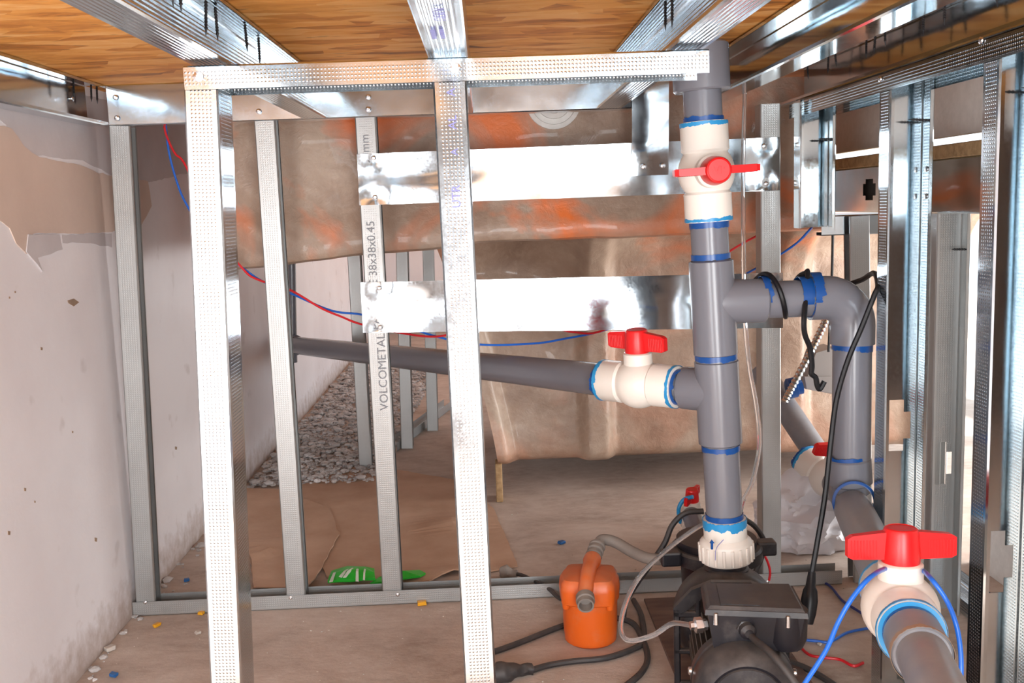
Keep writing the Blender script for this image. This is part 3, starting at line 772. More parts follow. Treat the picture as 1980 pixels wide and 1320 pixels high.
b2 = C(746)
# left-hand run goes back and down
L0, L1 = PY(1180, 736, 1.65), PY(567, 667, 3.3)
LD = (L1-L0).normalized()
ldir = V((L0-b2)).normalized()
tee(pc, 852, 684, b2, ldir, .062)
seg('pipe', pc, C(690), C(672), R+.003)
for k, (a, b) in enumerate(((241, 226), (428, 416), (489, 480), (682, 674), (862, 854), (1002, 992))):
    rr = R+.0006 if k not in (3,) else R+.0034
    obj('cement_band', ring(MB(), C(b), (C(a)-C(b)), rr, 0, (C(a)-C(b)).length, .004, seed=k), 'cement', pc)['label'] = 'blue cement smear'
# ball valves ------------------------------------------------------------------
def valve(label, c, ax, st, hx, k=1.0, logo=False, bands=((-1, 'cement'), (1, 'cement')), sock=.0375, ln=.078):
    """white plastic ball valve: ax pipe axis, st stem direction, hx handle direction"""
    c = V(c); ax = V(ax).normalized(); st = V(st); st = (st-ax*st.dot(ax)).normalized(); hx = V(hx); hx = (hx-st*hx.dot(st)).normalized(); hy = st.cross(hx)
    root = thing('ball_valve', label, 'valve', c, 'white ball valves with red handles')
    pr = [(sock*.80, -ln), (sock*.96, -ln), (sock, -ln+.003), (sock, -.036), (sock+.0005, -.034)]
    rb = .0445
    for i in range(-5, 6):
        h = .030*i/5; pr.append((math.sqrt(max(rb*rb-h*h*.9, .03**2)), h))
    pr += [(sock+.0005, .034), (sock, .036), (sock, ln-.003), (sock*.96, ln), (sock*.80, ln)]
    obj('valve_body', lathe(MB(), c, ax, [(r*k, h*k) for r, h in pr], 44), 'white', root)
    mb = MB(); lathe(mb, c, st, [(.026*k, .026*k), (.0255*k, .055*k), (.0235*k, .057*k), (.020*k, .0575*k)], 36)
    obj('stem_collar', mb, 'white', root)
    # red handle: round hub and two tapering wings with grip ribs
    mb = MB(); lathe(mb, c, st, [(.014*k, .050*k), (.0150*k, .056*k), (.0215*k, .0565*k), (.0222*k, .064*k), (.0200*k, .094*k), (.0185*k, .0975*k), (.0165*k, .0985*k), (.0160*k, .0978*k), (.0, .0978*k)], 40)
    hd = obj('handle', mb, 'red', root)
    for s in (-1, 1):
        w = MB(); n = 8; vs = []
        for i in range(n+1):
            t = i/n; x = (.016+t*.048)*k*s; th = (.0060-.0012*t)*k; z0 = (.0615+.0005*t)*k; z1 = (.0945-.005*t)*k
            if i == n: z0 += .003*k; z1 -= .003*k
            vs += [c+hx*x+hy*th+st*z0, c+hx*x-hy*th+st*z0, c+hx*x-hy*th+st*z1, c+hx*x+hy*th+st*z1]
        fs = [(i*4+j, i*4+(j+1) % 4, i*4+4+(j+1) % 4, i*4+4+j) for i in range(n) for j in range(4)]+[(0, 1, 2, 3), (4*n, 4*n+1, 4*n+2, 4*n+3)]
        w.add(vs, fs); wo = obj('handle_wing', w, 'red', hd)
        g = MB()
        for i in range(9):
            x = (.031+.0036*i)*k*s
            for q in (-1, 1): bbox(g, (x-.0007*k, q*.0048*k-.0011*k, .0635*k), (x+.0007*k, q*.0048*k+.0011*k, .085*k), .0003*k, (hx, hy, st), c)
        # ribs are moulded on the wing, one part
        g2 = obj('grip_ribs', g, 'red', root)
    for s, m in bands:
        if m: obj('cement_band', ring(MB(), c, ax*s, R*k+.0008, (ln-.002)*k, (ln+.004)*k, .007, seed=int(abs(c.x)*1000)+s, tk=.0016), m, root)['label'] = 'blue cement smear'
        if m: obj('cement_band', ring(MB(), c, -ax*s, sock*k, -(ln-.0015)*k, -(ln-.004)*k, .006, seed=int(abs(c.y)*900)+s, tk=.0004), 'cementl', root)
    if 'nearest' in label:
        obj('cement_band', lathe(MB(), c, ax, [(R*k, (ln+.0002)*k), (sock*.965*k, (ln+.0002)*k), (sock*.965*k, (ln+.001)*k), (R*k, (ln+.001)*k)], 44, False), 'cementl', root)['label'] = 'light blue cement smear'
    if logo: text(root, 'VP', c+st*.0982*k-hx*.008*k-hy*.005*k, hx, hy, .016*k, 'red', .0006)
    return root
valve('white ball valve on the upright pipe column, red handle facing the viewer', C(326), AX, V((-.03, -1, .03)), V((1, 0, .035)), .97, True)
vm = b2+(L0-b2)*.0; vc = PY(1236, 741, 1.60)
valve('white ball valve with red handle on the pipe running left from the column', vc, L0-b2, V((.02, -.1, 1)), V((.66, -.75, 0)), .93)
# left run
ll = thing('pvc_pipe', 'long grey pipe running from the column to the back left', 'pipe', L1)
seg('pipe', ll, vc+(L0-vc)*.55, L1, R)
seg('pipe', ll, b2+ldir*.058, vc-(L0-b2).normalized()*.05, R)
obj('riser', tube(MB(), [PY(567, 700, 3.32), PY(566, 640, 3.32), PY(564, 505, 3.32)], .014, 16, 0), 'pvc', ll)
obj('coupling', lathe(MB(), L1-LD*.02, LD, [(R, 0), (R+.006, .003), (R+.006, .06), (R, .063)], 30), 'pvc', ll)
# elbow loop to the right
E0 = br+V((.080, 0, -.001)); E1 = PY(1650, 573, YC); E2 = PY(1640, 930, YC)
ed = (E2-E1).normalized()
lp = thing('pvc_pipe', 'grey pipe with elbow going right from the column and down to the floor pipe', 'pipe', E2)
seg('pipe', lp, br+V((.06, 0, 0)), E1-X_*.055, R)
ra = .046; arc = []
hdir = (E1-br).normalized()
for i in range(13):
    t = i/12*math.pi/2; cc = E1-hdir*ra+ed*ra
    arc.append(cc-ed*ra*math.cos(t)+hdir*ra*math.sin(t))
xs0 = PY(1565, 570, YC)
el = MB(); tube(el, [V((xs0.x, arc[0].y, arc[0].z+(arc[0].x-xs0.x)*0))]+arc+[PY(1648, 664, YC)], RF, 40, 0); obj('elbow', el, 'pvc', lp)
E3 = PY(1645, 952, YC)
seg('pipe', lp, PY(1648, 660, YC), E3, R+.001)
P1 = PY(1650, 985, 1.475); P2 = PY(1784, 1268, .92); PD = (P2-P1).normalized()
# base elbow
be = MB(); q0 = PY(1641, 885, YC); k0 = (E3-q0).normalized(); e3 = E3+k0*.004
pts = [q0, q0.lerp(e3, .6)]
for i in range(9):
    t = i/8; a = q0.lerp(e3, .6+.4*t); b = e3+PD*.045*t; pts.append(a.lerp(b, t))
tube(be, pts[1:], RF, 40, 0, lambda t: RF)
obj('elbow', be, 'pvc', lp)
seg('socket', lp, q0, q0.lerp(e3, .7), RF)
def bandring(root, c, d, r, l, seed, m='cement'): obj('cement_band', ring(MB(), c, d, r, 0, l, .006, seed=seed), m, root)['label'] = 'blue cement smear'
bandring(lp, PY(1471, 571, YC), hdir, R+.0006, .008, 3); bandring(lp, PY(1543, 572, YC), hdir, R+.0006, .016, 4)
obj('cement_band', ring(MB(), xs0, hdir, RF+.0003, 0, .008, .012, seed=9), 'cement', lp)
bandring(lp, PY(1648, 664, YC), ed, R+.0017, .006, 5); bandring(lp, PY(1641, 886, YC), -k0, R+.0016, .004, 6)
# run towards the viewer
fr = thing('pvc_pipe', 'dusty grey pipe coming from the floor elbow towards the viewer at the bottom right', 'pipe', P2)
EE = e3+PD*.0445; obj('cement_band', lathe(MB(), EE, PD, [(R*.98, 0), (RF*.98, 0), (RF*.97, .003), (R+.001, .0045)], 44, False), 'cement', fr)['label'] = 'blue cement smear'
NV = None
best = 9
for i in range(400):
    p = P1.lerp(P2, i/400); c = CM.transposed() @ (p-CAM); yy = 660-FPX*c.y/-c.z
    if abs(yy-1176) < best: best = abs(yy-1176); NV = p
seg('pipe', fr, P1-PD*.01, NV+PD*.085, R, 'pvc_dusty')
seg('coupling', fr, NV+PD*.080, P2, R+.0012, 'pvc_dusty')
seg('pipe', fr, P2-PD*.02, P2+PD*.32, R-.0035, 'pvc_dusty')
obj('dirt_ring', ring(MB(), P2, -PD, R+.0013, 0, .003, .010, seed=31, tk=.0003), 'brownspot', fr)
valve('large white ball valve with red handle nearest the viewer at the lower right', NV, PD, V((-.02, -.08, 1)), V((1, -.03, .03)), .955)
# small valve and diagonal pipe behind the elbow
dg = thing('pvc_pipe', 'dusty grey pipe slanting down behind the corner stud', 'pipe', PY(1600, 912, 2.12))
seg('pipe', dg, PY(1470, 715, 2.35), PY(1590, 893, 2.15), R, 'pvc_dusty'); seg('pipe', dg, PY(1600, 910, 2.12), PY(1648, 985, 1.9), R, 'pvc_dusty')
dax = PY(1612, 925, 2.04)-PY(1585, 893, 2.14)
valve('white ball valve half hidden behind the upright pipe at the right, red handle showing', PY(1604, 925, 2.08), V((.45, -.75, -.35)), V((0, 0, 1)), V((1, .15, 0)), .98)
sx = PY(1385, 1050, 1.665); stn_ = V((sx.x, 1.665, 0))
# small valve behind the column, on the pump inlet
V4 = valve('small white ball valve with red handle behind the foot of the column', PY(1338, 1000, 1.88), V((.1, .95, .12)), V((0, 0, 1)), V((.5, .85, 0)), .62, bands=())
obj('inlet_pipe', tube(MB(), [stn_+V((0, .05, .13)), PY(1340, 1004, 1.84), PY(1338, 998, 1.92)], .019, 24, 6), 'pvc', V4)
o = tube(MB(), [PY(1316, 1010, 1.86), PY(1312, 985, 1.85), PY(1322, 966, 1.85), PY(1340, 960, 1.84)], .004, 10); tag(obj('blue_hose', o, 'cementl'), 'short blue hose loop beside the small valve behind the column', 'hose')

# ================================================================ pump
U0 = C(1060)
GZ = .116
pv = V((U0.x-.004, 1.50, GZ)); CAPX = PY(1452, 1330, 1.20).x
pm = V((CAPX, 1.20, GZ)); pd = (pm-pv).normalized(); pr_ = pd.cross(Z_).normalized()  # pd towards viewer, pr_ to the left
pr_ = -pr_ if pr_.x < 0 else pr_
pump = thing('water_pump', 'dusty black electric pump standing under the pipe column', 'pump', (pv.x, 1.40, 0))
un = MB(); 
c0 = C(1040); lathe(un, c0, -AX, [(.035, 0), (.041, .006), (.0425, .010), (.0425, .036), (.040, .040), (.03, .041)], 48)
for i in range(20):
    t = 2*math.pi*i/20; a, b, d = frame(AX); u = a*math.cos(t)+b*math.sin(t); s = d.cross(u)
    bbox(un, (-.0024, -.004, .010), (.0024, .0022, .037), .0008, (s, u, -AX), c0+u*.0425)
nut = thing('union_nut', 'white ribbed union nut with a blue arrow at the foot of the column', 'fitting', C(1082))
obj('nut', un, 'white', nut)
obj('adapter', lathe(MB(), C(1002), -AX, [(.030, 0), (.034, .0005), (.0345, .003), (.0345, .050), (.033, .052)], 40), 'white', nut)
obj('cement_band', ring(MB(), C(1003.5), -AX, .0347, 0, .007, .012, seed=21, tk=.0005), 'cementl', nut)['label'] = 'light blue cement smear'
ay = C(1052)+V((-.018, -.0425, 0)); mb = MB()
ar = PY(1377, 1046, ay.y-.0015); sc_ = ay.y/1900
prism(mb, [PY(*p, ay.y-.0045) for p in ((1375, 1062), (1379, 1062), (1379, 1050), (1382, 1050), (1377, 1044), (1373, 1050), (1375, 1050))], (0, .004, 0))
obj('arrow_mark', mb, 'cement', nut)
mb = MB(); tube(mb, [PY(x, y, ay.y-.0045) for x, y in ((1383, 1083), (1385, 1060), (1399, 1043))], .0006, 6, 4); obj('pen_line', mb, 'ink', nut)
# volute, neck, strainer
obj('volute', lathe(MB(), pv-pd*.045, pd, [(.05, 0), (.078, .004), (.084, .014), (.084, .060), (.078, .070), (.066, .078)], 48), 'black', pump)
obj('discharge_neck', lathe(MB(), V((U0.x, U0.y, GZ+.05)), C(1060)-V((U0.x, U0.y, GZ+.05)), [(.036, 0), (.036, .03), (.033, .032), (.033, .060), (.036, .062), (.036, .074), (.030, .08)], 40), 'black', pump)
sx = PY(1385, 1050, 1.665); stn = V((sx.x, 1.665, 0))
obj('strainer_pot', lathe(MB(), stn+V((0, 0, .03)), Z_, [(.045, 0), (.058, .01), (.064, .14), (.07, .15), (.07, .165)], 44), 'black', pump)
ld = MB(); zt = sx.z
lathe(ld, stn+V((0, 0, zt-.028)), Z_, [(.075, 0), (.080, .003), (.080, .022), (.076, .026), (.066, .026), (.062, .020), (.03, .018), (.028, .026), (.0, .026)], 48)
lid = obj('strainer_lid', ld, 'black', pump)
for s in (-1, 1):
    b = MB(); bbox(b, (.070, -.014, -.012), (.105, .014, .014), .004, (X_*s, Y_, Z_), stn+V((0, .0 if s > 0 else -.03, zt-.012)), 2); obj('lid_ear', b, 'black', lid)
for k in range(6):
    b = MB(); t = k*math.pi/3+.3; lathe(b, stn+V((.052*math.cos(t), .052*math.sin(t), zt-.010)), Z_, [(.007, 0), (.007, .009), (.005, .011)], 6); obj('lid_knob', b, 'black', lid)
# bracket with webs
bk = MB(); org = pv+pd*.055
BA = (pr_, Z_, pd)
for lo, hi in (((-.088, -GZ+.012, 0), (-.078, .045, .012)), ((-.088, -.03, .002), (-.05, -.022, .012)), ((-.088, .03, .002), (-.05, .040, .012)), ((-.088, -.085, .002), (-.05, -.075, .012)), ((-.055, -GZ+.012, 0), (-.047, .06, .012)), ((.047, -GZ+.012, 0), (.055, .05, .012)), ((.078, -GZ+.012, 0), (.088, .035, .012)), ((.05, -.03, .002), (.088, -.022, .012)), ((-.088, -GZ+.004, 0), (.088, -GZ+.016, .030))):
    bbox(bk, lo, hi, .002, BA, org)
prism(bk, [org+pr_*a+Z_*b for a, b in ((-.088, .045), (-.06, .075), (-.03, .088), (.03, .088), (.06, .075), (.088, .035), (.07, .03), (.05, .058), (.025, .074), (-.025, .074), (-.05, .058), (-.075, .035))], pd*.012)
obj('motor_bracket', bk, 'black', pump)
# finned motor
mo = MB(); lathe(mo, pv+pd*.065, pd, [(.050, 0), (.055, .004), (.055, .19), (.05, .192)], 48)
for i in range(40):
    t = 2*math.pi*i/40; u = pr_*math.cos(t)+Z_*math.sin(t); s = pd.cross(u)
    bbox(mo, (-.0011, .053, .085), (.0011, .0665, .186), 0, (s, u, pd), pv)
obj('motor_body', mo, 'motor', pump)
fc = MB(); lathe(fc, pv+pd*.195, pd, [(.066, 0), (.0715, .002), (.0720, .020), (.0705, .022), (.0705, .026), (.0715, .028), (.0705, .060), (.064, .074), (.054, .080), (.050, .078), (.049, .081), (.0, .083)], 56)
obj('fan_cover', fc, 'black', pump)
for s, z in ((-1, .012), (1, .012), (-1, -.04)):
    b = MB(); lathe(b, pv+pd*.205+pr_*s*.0715+Z_*z, pr_*s, [(.006, -.002), (.006, .002), (.004, .0035)], 12); obj('bolt', b, 'zinc', pump)
ft = MB(); 
for s in (-1, 1): bbox(ft, (s*.045-.012, -GZ, .09), (s*.045+.012, -.045, .17), .003, (pr_, Z_, pd), pv)
obj('motor_foot', ft, 'black', pump)
# terminal box
ZT = .236
def zp(px, py, z): return PZ(px, py, z)
def loft(mb, A, B):
    n = len(A); return mb.add(list(A)+list(B), [tuple(range(n)), tuple(range(n, 2*n))]+[(i, (i+1) % n, n+(i+1) % n, n+i) for i in range(n)])
topq = [zp(1359, 1126, ZT), zp(1530, 1128, ZT), zp(1558, 1180, ZT), zp(1367, 1173, ZT)]
cen = sum(topq, V())/4
def ex(q, k, z): return [V((cen.x+(p.x-cen.x)*k, cen.y+(p.y-cen.y)*k, z)) for p in q]
lb = MB(); loft(lb, ex(topq, 1.0, ZT-.004), ex(topq, .93, ZT+.001)); loft(lb, ex(topq, 1.05, ZT-.011), ex(topq, 1.03, ZT-.0035))
obj('box_lid', lb, 'black', pump)
ra_ = MB(); 
q = ex(topq, .93, 0); a, b, c_, d_ = q
rp = [a.lerp(b, .12).lerp(d_.lerp(c_, .12), .08), a.lerp(b, .55).lerp(d_.lerp(c_, .55), .08), a.lerp(b, .55).lerp(d_.lerp(c_, .55), .95), a.lerp(b, .12).lerp(d_.lerp(c_, .12), .95)]
loft(ra_, [V((p.x, p.y, ZT)) for p in rp], [V((p.x, p.y, ZT+.0022)) for p in rp]); obj('label_plate', ra_, 'black', pump)
bx = MB(); loft(bx, ex(topq, .98, ZT-.011), [V((p.x, p.y, ZT-.062)) for p in ex(topq, .86, 0)]); obj('terminal_box', bx, 'black', pump)
fl, fr_ = ex(topq, 1.0, 0)[3], ex(topq, 1.0, 0)[2]
cp = MB(); cc = fl.lerp(fr_, .86)+V((0, .028, 0)); lathe(cp, V((cc.x, cc.y, ZT-.010)), -Z_, [(.030, 0), (.029, .040), (.024, .052), (.012, .058)], 32); obj('capacitor_bulge', cp, 'black', pump)
for t in (.09, .82):
    b = MB(); p = fl.lerp(fr_, t); lathe(b, V((p.x, p.y-.001, ZT-.012)), Z_, [(.0035, -.012), (.0035, .004), (.002, .005)], 10); obj('bolt', b, 'zinc', pump)
g0 = V((fl.lerp(fr_, .40).x, fl.y-.001, ZT-.030)); gd = V((.05, -1, -.05)).normalized()
gl = MB(); lathe(gl, g0-gd*.004, gd, [(.013, 0), (.013, .012), (.0115, .013)], 6); lathe(gl, g0+gd*.008, gd, [(.011, 0), (.011, .010), (.006, .014)], 16); obj('cable_gland', gl, 'black', pump)
tag(obj('power_cable', tube(MB(), [g0+gd*.012, g0+gd*.028+V((.004, 0, -.004)), PY(1490, 1262, 1.17), PY(1530, 1310, 1.14), PY(1560, 1365, 1.13), PY(1580, 1460, 1.12)], .0048, 12), 'darkcable'), 'dusty black cable leaving the pump gland over the fan cover', 'cable')
tf = MB(); t0 = V((fl.x+.004, fl.y+.02, ZT-.034)); td = V((-1, -.1, 0)).normalized(); lathe(tf, t0, td, [(.008, 0), (.008, .006), (.011, .007), (.011, .017), (.006, .019), (.006, .024)], 6); obj('tube_fitting', tf, 'zinc', pump)
tag(obj('clear_tube', tube(MB(), [t0+td*.02, PY(1300, 1205, 1.38), PY(1262, 1228, 1.40), PY(1215, 1238, 1.42), PY(1200, 1212, 1.45), PY(1212, 1160, 1.48), PY(1240, 1110, 1.52), PY(1290, 1062, 1.57), PY(1340, 1025, 1.585), PY(1362, 1012, 1.59)], .0040, 12), 'clear'), 'clear plastic tube looping from the pump box up to the column', 'tube')
tag(obj('base_board', bbox(MB(), (PZ(1232, 1130, 0).x, 1.10, .0005), (PZ(1232, 1130, 0).x+.215, 1.86, .006), .001), 'plank'), 'dark stained board on the floor under the pump', 'board')

# ================================================================ small orange pump
of = PZ(1148, 1258, 0); oc = V((of.x, of.y+.049, 0)); OZ = oc
op = thing('vibration_pump', 'small orange pump standing on the floor left of the black pump', 'pump', oc)
obj('body', lathe(MB(), oc, Z_, [(.042, 0), (.047, .004), (.049, .03), (.050, .095), (.046, .10)], 40), 'orange', op)
cp = MB(); n = 48; vs = []; lv = [(.93, .080), (1.0, .083), (1.03, .105), (1.0, .118), (.90, .126), (.55, .131), (.02, .133)]
for kr, z in lv:
    for i in range(n):
        t = 2*math.pi*i/n; r = (.0535+.0085*max(0, math.cos(4*(t-.6)))**2)*kr; vs.append(oc+V((r*math.cos(t), r*math.sin(t), z)))
fs = [(j*n+i, j*n+(i+1) % n, (j+1)*n+(i+1) % n, (j+1)*n+i) for j in range(len(lv)-1) for i in range(n)]+[tuple(range(n)), tuple(range((len(lv)-1)*n, len(lv)*n))]
cp.add(vs, fs); cp.smooth = True; cap = obj('cap', cp, 'orange', op)
for i in range(4):
    t = .6+i*math.pi/2; b = MB(); lathe(b, oc+V((.055*math.cos(t), .055*math.sin(t), .074)), Z_, [(.006, 0), (.007, .004), (.007, .040), (.005, .044)], 14); obj('cap_lug', b, 'orange', op)
n0, n1, n2 = PY(1131, 1158, of.y-.02), PY(1136, 1112, of.y+.02), PY(1146, 1080, of.y+.075)
obj('spout_pipe', tube(MB(), [n0, n1, n2], .0, 24, 6, lambda t: .0135+.004*max(0, 1-abs(t-.95)*8)), 'orange', op)
fd = (n0-n1).normalized(); mb = MB(); lathe(mb, n0-fd*.004, V((-.06, -1, -.25)), [(.0165, 0), (.0165, .012), (.0145, .014), (.0145, .024), (.0115, .024), (.0110, .006), (.0, .006)], 28); obj('nozzle', mb, 'greyhose', op)['label'] = 'grey metal nozzle'
n3 = PY(1156, 1052, of.y+.11); mb = MB(); tube(mb, [n2, n3], .0125, 20, 0); hd_ = (n3-n2).normalized()
for k in (.2, .55, .85): lathe(mb, n2.lerp(n3, k), hd_, [(.0125, -.003), (.0155, -.002), (.0155, .002), (.0125, .003)], 20, False)
obj('hose_tail', mb, 'greyhose', op)
tag(obj('grey_hose', tube(MB(), [n3, PY(1166, 1043, n3.y+.01), PY(1190, 1048, n3.y+.01), PY(1225, 1068, n3.y-.02), PY(1258, 1080, n3.y-.05), PY(1300, 1080, 1.70), PY(1330, 1075, 1.68)], .0105, 16), 'greyhose'), 'grey ribbed hose from the orange pump to the black pump', 'hose')

# ================================================================ wires and cables
def wire(name, label, pts, r, m, cat='wire', group=None, n=8): return tag(obj(name, tube(MB(), pts, r, n), m), label, cat, group)
def fl_(l, z=.004): return [PZ(x, y, z) for x, y in l]
yb = 1.985
wire('red_wire', 'red wire drooping along the back behind the studs', [PY(x, y, yb) for x, y in ((316, 236), (322, 262), (338, 296), (360, 322), (410, 440), (470, 520), (500, 541), (560, 560), (620, 595), (660, 612), (700, 627), (790, 646), (850, 650), (905, 634), (980, 618), (1050, 628), (1110, 642), (1172, 636), (1300, 560), (1415, 483), (1465, 455))], .0022, 'redwire')
wire('blue_wire', 'blue wire drooping along the back behind the studs', [PY(x, y, yb+.008) for x, y in ((320, 236), (326, 290), (340, 345), (360, 394), (410, 470), (475, 522), (510, 545), (560, 566), (640, 600), (700, 608), (760, 624), (850, 652), (930, 666), (1030, 664), (1090, 655), (1180, 635), (1350, 575), (1515, 488), (1570, 440))], .0022, 'bluewire')
wire('black_cable', 'black cable running diagonally in front of the pipe elbow down to its plug', [PY(1640, 550, 1.60), PY(1668, 540, 1.565), PY(1690, 528, 1.52), PY(1698, 552, 1.455), PY(1690, 572, 1.445), PY(1668, 628, 1.445), PY(1640, 695, 1.445), PY(1618, 770, 1.44), PY(1607, 850, 1.43), PY(1595, 960, 1.42), PY(1580, 1050, 1.41), PY(1568, 1118, 1.40)], .0043, 'blackclean', 'cable')
pl = MB(); pa, pb_ = PY(1570, 1105, 1.402), PY(1561, 1205, 1.385); tube(pl, [pa, pa.lerp(pb_, .28), pa.lerp(pb_, .36), pa.lerp(pb_, .55), pa.lerp(pb_, .8), pb_], .01, 14, 0, lambda t: (.0055, .0075, .0105, .0125, .0115, .0085)[min(5, int(t*5+.01))])
tag(obj('power_plug', pl, 'blackclean'), 'black power plug at the end of the diagonal cable', 'plug')
def loop(cx, cy, a0, a1, tilt=0, rr=R+.005, n=22): 
    c = PY(cx, cy, YC); return [c+hdir*(tilt*(k/n-.5))+Z_*rr*math.cos(a0+(a1-a0)*k/n)+(-Y_)*rr*math.sin(a0+(a1-a0)*k/n) for k in range(n+1)]
wire('black_cable', 'black cord wrapped round the horizontal pipe and hanging down in a hook', [PY(1470, 552, YC+.03)]+loop(1497, 571, -.9, 3.6, .045)+loop(1553, 571, 3.9, 7.6, .03)[:16]+[PY(1555, 610, YC-.036), PY(1556, 645, YC-.034), PY(1566, 672, YC-.03), PY(1570, 705, YC-.03), PY(1569, 722, YC-.03), PY(1577, 730, YC-.03), PY(1580, 744, YC-.03), PY(1585, 752, YC-.03), PY(1594, 737, YC-.03)], .0042, 'blackclean', 'cable')
wire('clear_tube', 'thin clear tube hanging behind the upright pipe column', [PY(1440, 180, 1.84), PY(1437, 300, 1.78), PY(1437, 420, 1.70), PY(1440, 600, 1.64), PY(1448, 700, 1.62), PY(1463, 790, 1.61), PY(1468, 860, 1.61), PY(1455, 930, 1.605), PY(1437, 968, 1.60), PY(1430, 1000, 1.60)], .0038, 'clear', 'tube')
wire('blue_cable', 'bright blue wire draped over the large white valve nearest the viewer', [PY(1530, 1360, .95), PY(1560, 1315, .96), PY(1598, 1255, .97), PY(1622, 1200, .98), PY(1652, 1150, .985), PY(1690, 1110, 1.0), PY(1730, 1095, 1.075), PY(1775, 1098, 1.06), PY(1800, 1118, 1.0), PY(1830, 1160, .985), PY(1848, 1205, .97), PY(1857, 1255, .965), PY(1858, 1310, .96), PY(1850, 1380, .95)], .0026, 'bluewire', 'wire', None, 12)
wire('blue_wire', 'blue wire on the floor behind the near valve, coming from the track', fl_(((1550, 1103), (1575, 1118), (1604, 1132), (1628, 1160), (1655, 1178), (1690, 1200))), .0026, 'navywire')
wire('blue_wire', 'blue wire on the floor beside the black pump', fl_(((1550, 1236), (1580, 1239), (1605, 1240), (1640, 1222), (1690, 1212))), .0026, 'bluewire')
wire('red_wire', 'red wire on the floor at the bottom beside the black pump', fl_(((1530, 1235), (1545, 1248), (1566, 1266), (1595, 1271), (1625, 1275), (1650, 1287), (1669, 1281))), .0026, 'redwire')
wire('red_wire', 'short red wire hanging behind the black pump by the corner stud', [PY(1472, 1062, 1.80), PY(1484, 1085, 1.80), PY(1489, 1105, 1.80), PY(1487, 1122, 1.80)], .0024, 'redwire')
wire('black_cable', 'black cable on the floor at the bottom edge right of the pump', fl_(((1500, 1270), (1540, 1284), (1575, 1300), (1620, 1330), (1650, 1365)), .006), .0055, 'darkcable', 'cable')
wire('black_cable', 'dusty black cable from the middle post round behind the orange pump', fl_(((900, 1275), (960, 1258), (1010, 1240), (1060, 1220), (1100, 1205), (1140, 1190), (1215, 1200), (1240, 1230), (1252, 1270), (1240, 1300), (1205, 1330)), .006), .0055, 'darkcable', 'cable')
wire('black_cable', 'dusty black cable curving along the floor in front of the orange pump', fl_(((1020, 1298), (1060, 1286), (1110, 1278), (1170, 1272), (1220, 1256), (1244, 1238), (1240, 1190), (1225, 1160)), .006), .0055, 'darkcable', 'cable')
wire('black_cable', 'thin black cable crossing the floor track left of the orange pump', [PZ(990, 1108, .008), PZ(1010, 1112, .012), PY(1035, 1124, 1.94), PY(1060, 1137, 1.90), PZ(1080, 1155, .01), PZ(1110, 1170, .006)], .0042, 'darkcable', 'cable')
wire('black_cable', 'black cable arching from the strainer lid down to the orange pump', [PY(1360, 988, 1.72), PY(1325, 992, 1.72), PY(1300, 1015, 1.72), PY(1285, 1050, 1.715), PY(1258, 1090, 1.72), PY(1230, 1130, 1.74), PY(1210, 1165, 1.76), PZ(1205, 1195, .006)], .0055, 'darkcable', 'cable')
wire('black_cable', 'black cable curving down behind the strainer lid on the right', [PY(1435, 1000, 1.76), PY(1462, 1020, 1.76), PY(1478, 1050, 1.76), PY(1470, 1085, 1.76), PY(1455, 1115, 1.75)], .005, 'darkcable', 'cable')
wire('blue_wire', 'navy wire hanging from the short stud beside the tub', [PY(1572, 436, 1.99), PY(1550, 462, 2.0), PY(1515, 488, 2.0)], .0022, 'navywire')
wire('black_cable', 'thin black cord hanging in front of the bright tub side at the right', [PY(1611, 415, 2.1), PY(1609, 520, 2.1), PY(1606, 600, 2.1), PY(1602, 680, 2.1)], .003, 'blackclean', 'cable')
def lump(name, label, a, b, r, m):
    mb = MB(); tube(mb, [a, a.lerp(b, .2), a.lerp(b, .45), a.lerp(b, .7), b], r, 14, 5, lambda t: r*(.55+.45*math.sin(min(1, t*1.15+.12)*math.pi)))
    for v in mb.v: v += V([noise.noise(v*70)*.004 for _ in range(1)]+[noise.noise(v*80)*.004, noise.noise(v*60)*.004])
    return tag(obj(name, mb, m), label, 'connector')
lump('cable_splice', 'dusty taped cable joint on the floor at the foot of the middle post', PZ(950, 1302, .016), PZ(1030, 1293, .010), .017, 'darkcable')
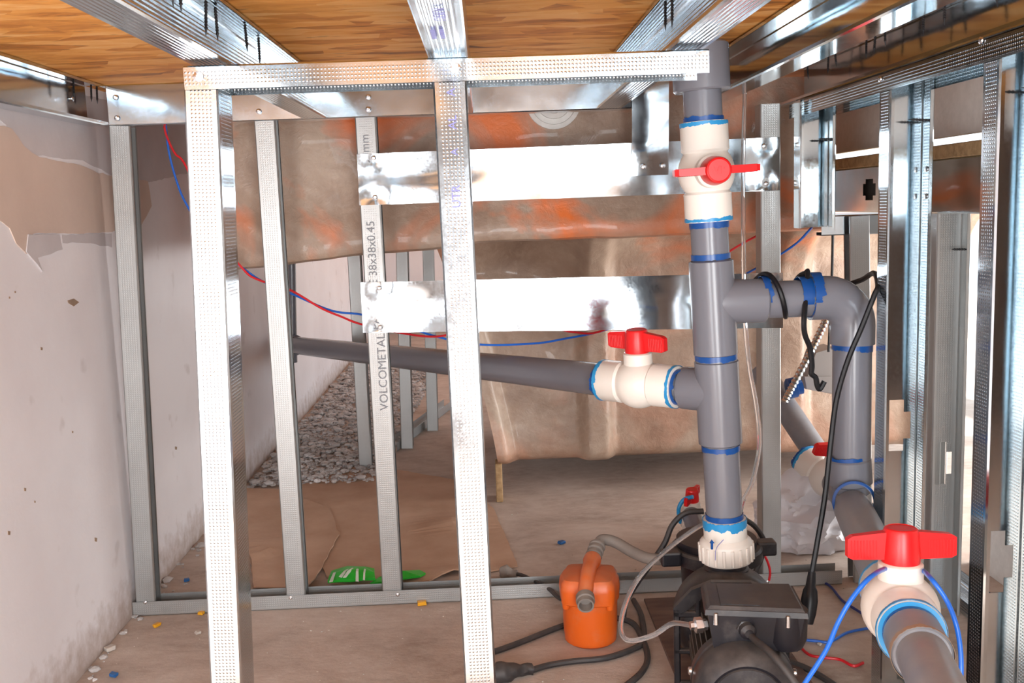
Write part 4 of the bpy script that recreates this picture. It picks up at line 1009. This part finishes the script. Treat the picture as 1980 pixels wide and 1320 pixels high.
lump('cable_splice', 'small dusty taped cable joint at the edge of the cardboard', PZ(968, 1104, .012), PZ(1000, 1110, .009), .014, 'greyhose')

# ================================================================ behind the right hand pipes
jb = thing('junction_box', 'grey plastic box behind the pipe elbow', 'box', PY(1580, 760, 2.28))
a = [PY(x, y, 2.26) for x, y in ((1558, 738), (1578, 682), (1612, 672), (1630, 700), (1625, 745), (1612, 762), (1558, 752))]
obj('housing', prism(MB(), a, (0, .07, 0)), 'grey_box', jb)
a = [PY(x, y, 2.255) for x, y in ((1556, 728), (1608, 728), (1612, 760), (1560, 752))]; obj('cover', prism(MB(), a, (0, .02, 0)), 'grey_box', jb)
mb = MB(); pts = [PY(x, y, 2.22) for x, y in ((1516, 778), (1535, 742), (1560, 695), (1580, 655), (1600, 612), (1612, 580))]
sp = smoothpath(pts, 12); tube(mb, sp, .0, 14, 0, lambda t: .0085+.0012*(1 if int(t*(len(sp)-1)+.5) % 2 else -1)); tag(obj('flexible_conduit', mb, 'plate'), 'grey corrugated metal conduit slanting behind the pipe elbow', 'conduit')
mb = MB(); lathe(mb, PY(1522, 752, 2.24), PY(1552, 745, 2.24)-PY(1522, 752, 2.24), [(.02, 0), (.024, .003), (.024, .02), (.019, .022), (.019, .034)], 28); tag(obj('pipe_stub', mb, 'cement'), 'blue smeared pipe stub beside the grey box', 'pipe')
bm = bmesh.new(); bmesh.ops.create_icosphere(bm, subdivisions=5, radius=1); c = PY(1566, 1005, 2.14); c.z = .062
for v in bm.verts:
    p = v.co.copy(); q = p*1.7+V((3, 1, 2)); f = 1+.50*abs(noise.noise(q*.7))-.34*abs(noise.noise(q*1.3))-.16*abs(noise.noise(q*2.6))-.05*abs(noise.noise(q*6))
    v.co = V((c.x+p.x*.115*f, c.y+p.y*.10*f, max(.002, c.z+p.z*.095*f)))
bm.verts.index_update(); mb = MB().add([v.co.copy() for v in bm.verts], [[v.index for v in f.verts] for f in bm.faces]); bm.free(); mb.smooth = True
tag(obj('plastic_bag', mb, 'bag'), 'crumpled white plastic bag on the floor behind the corner stud', 'bag')
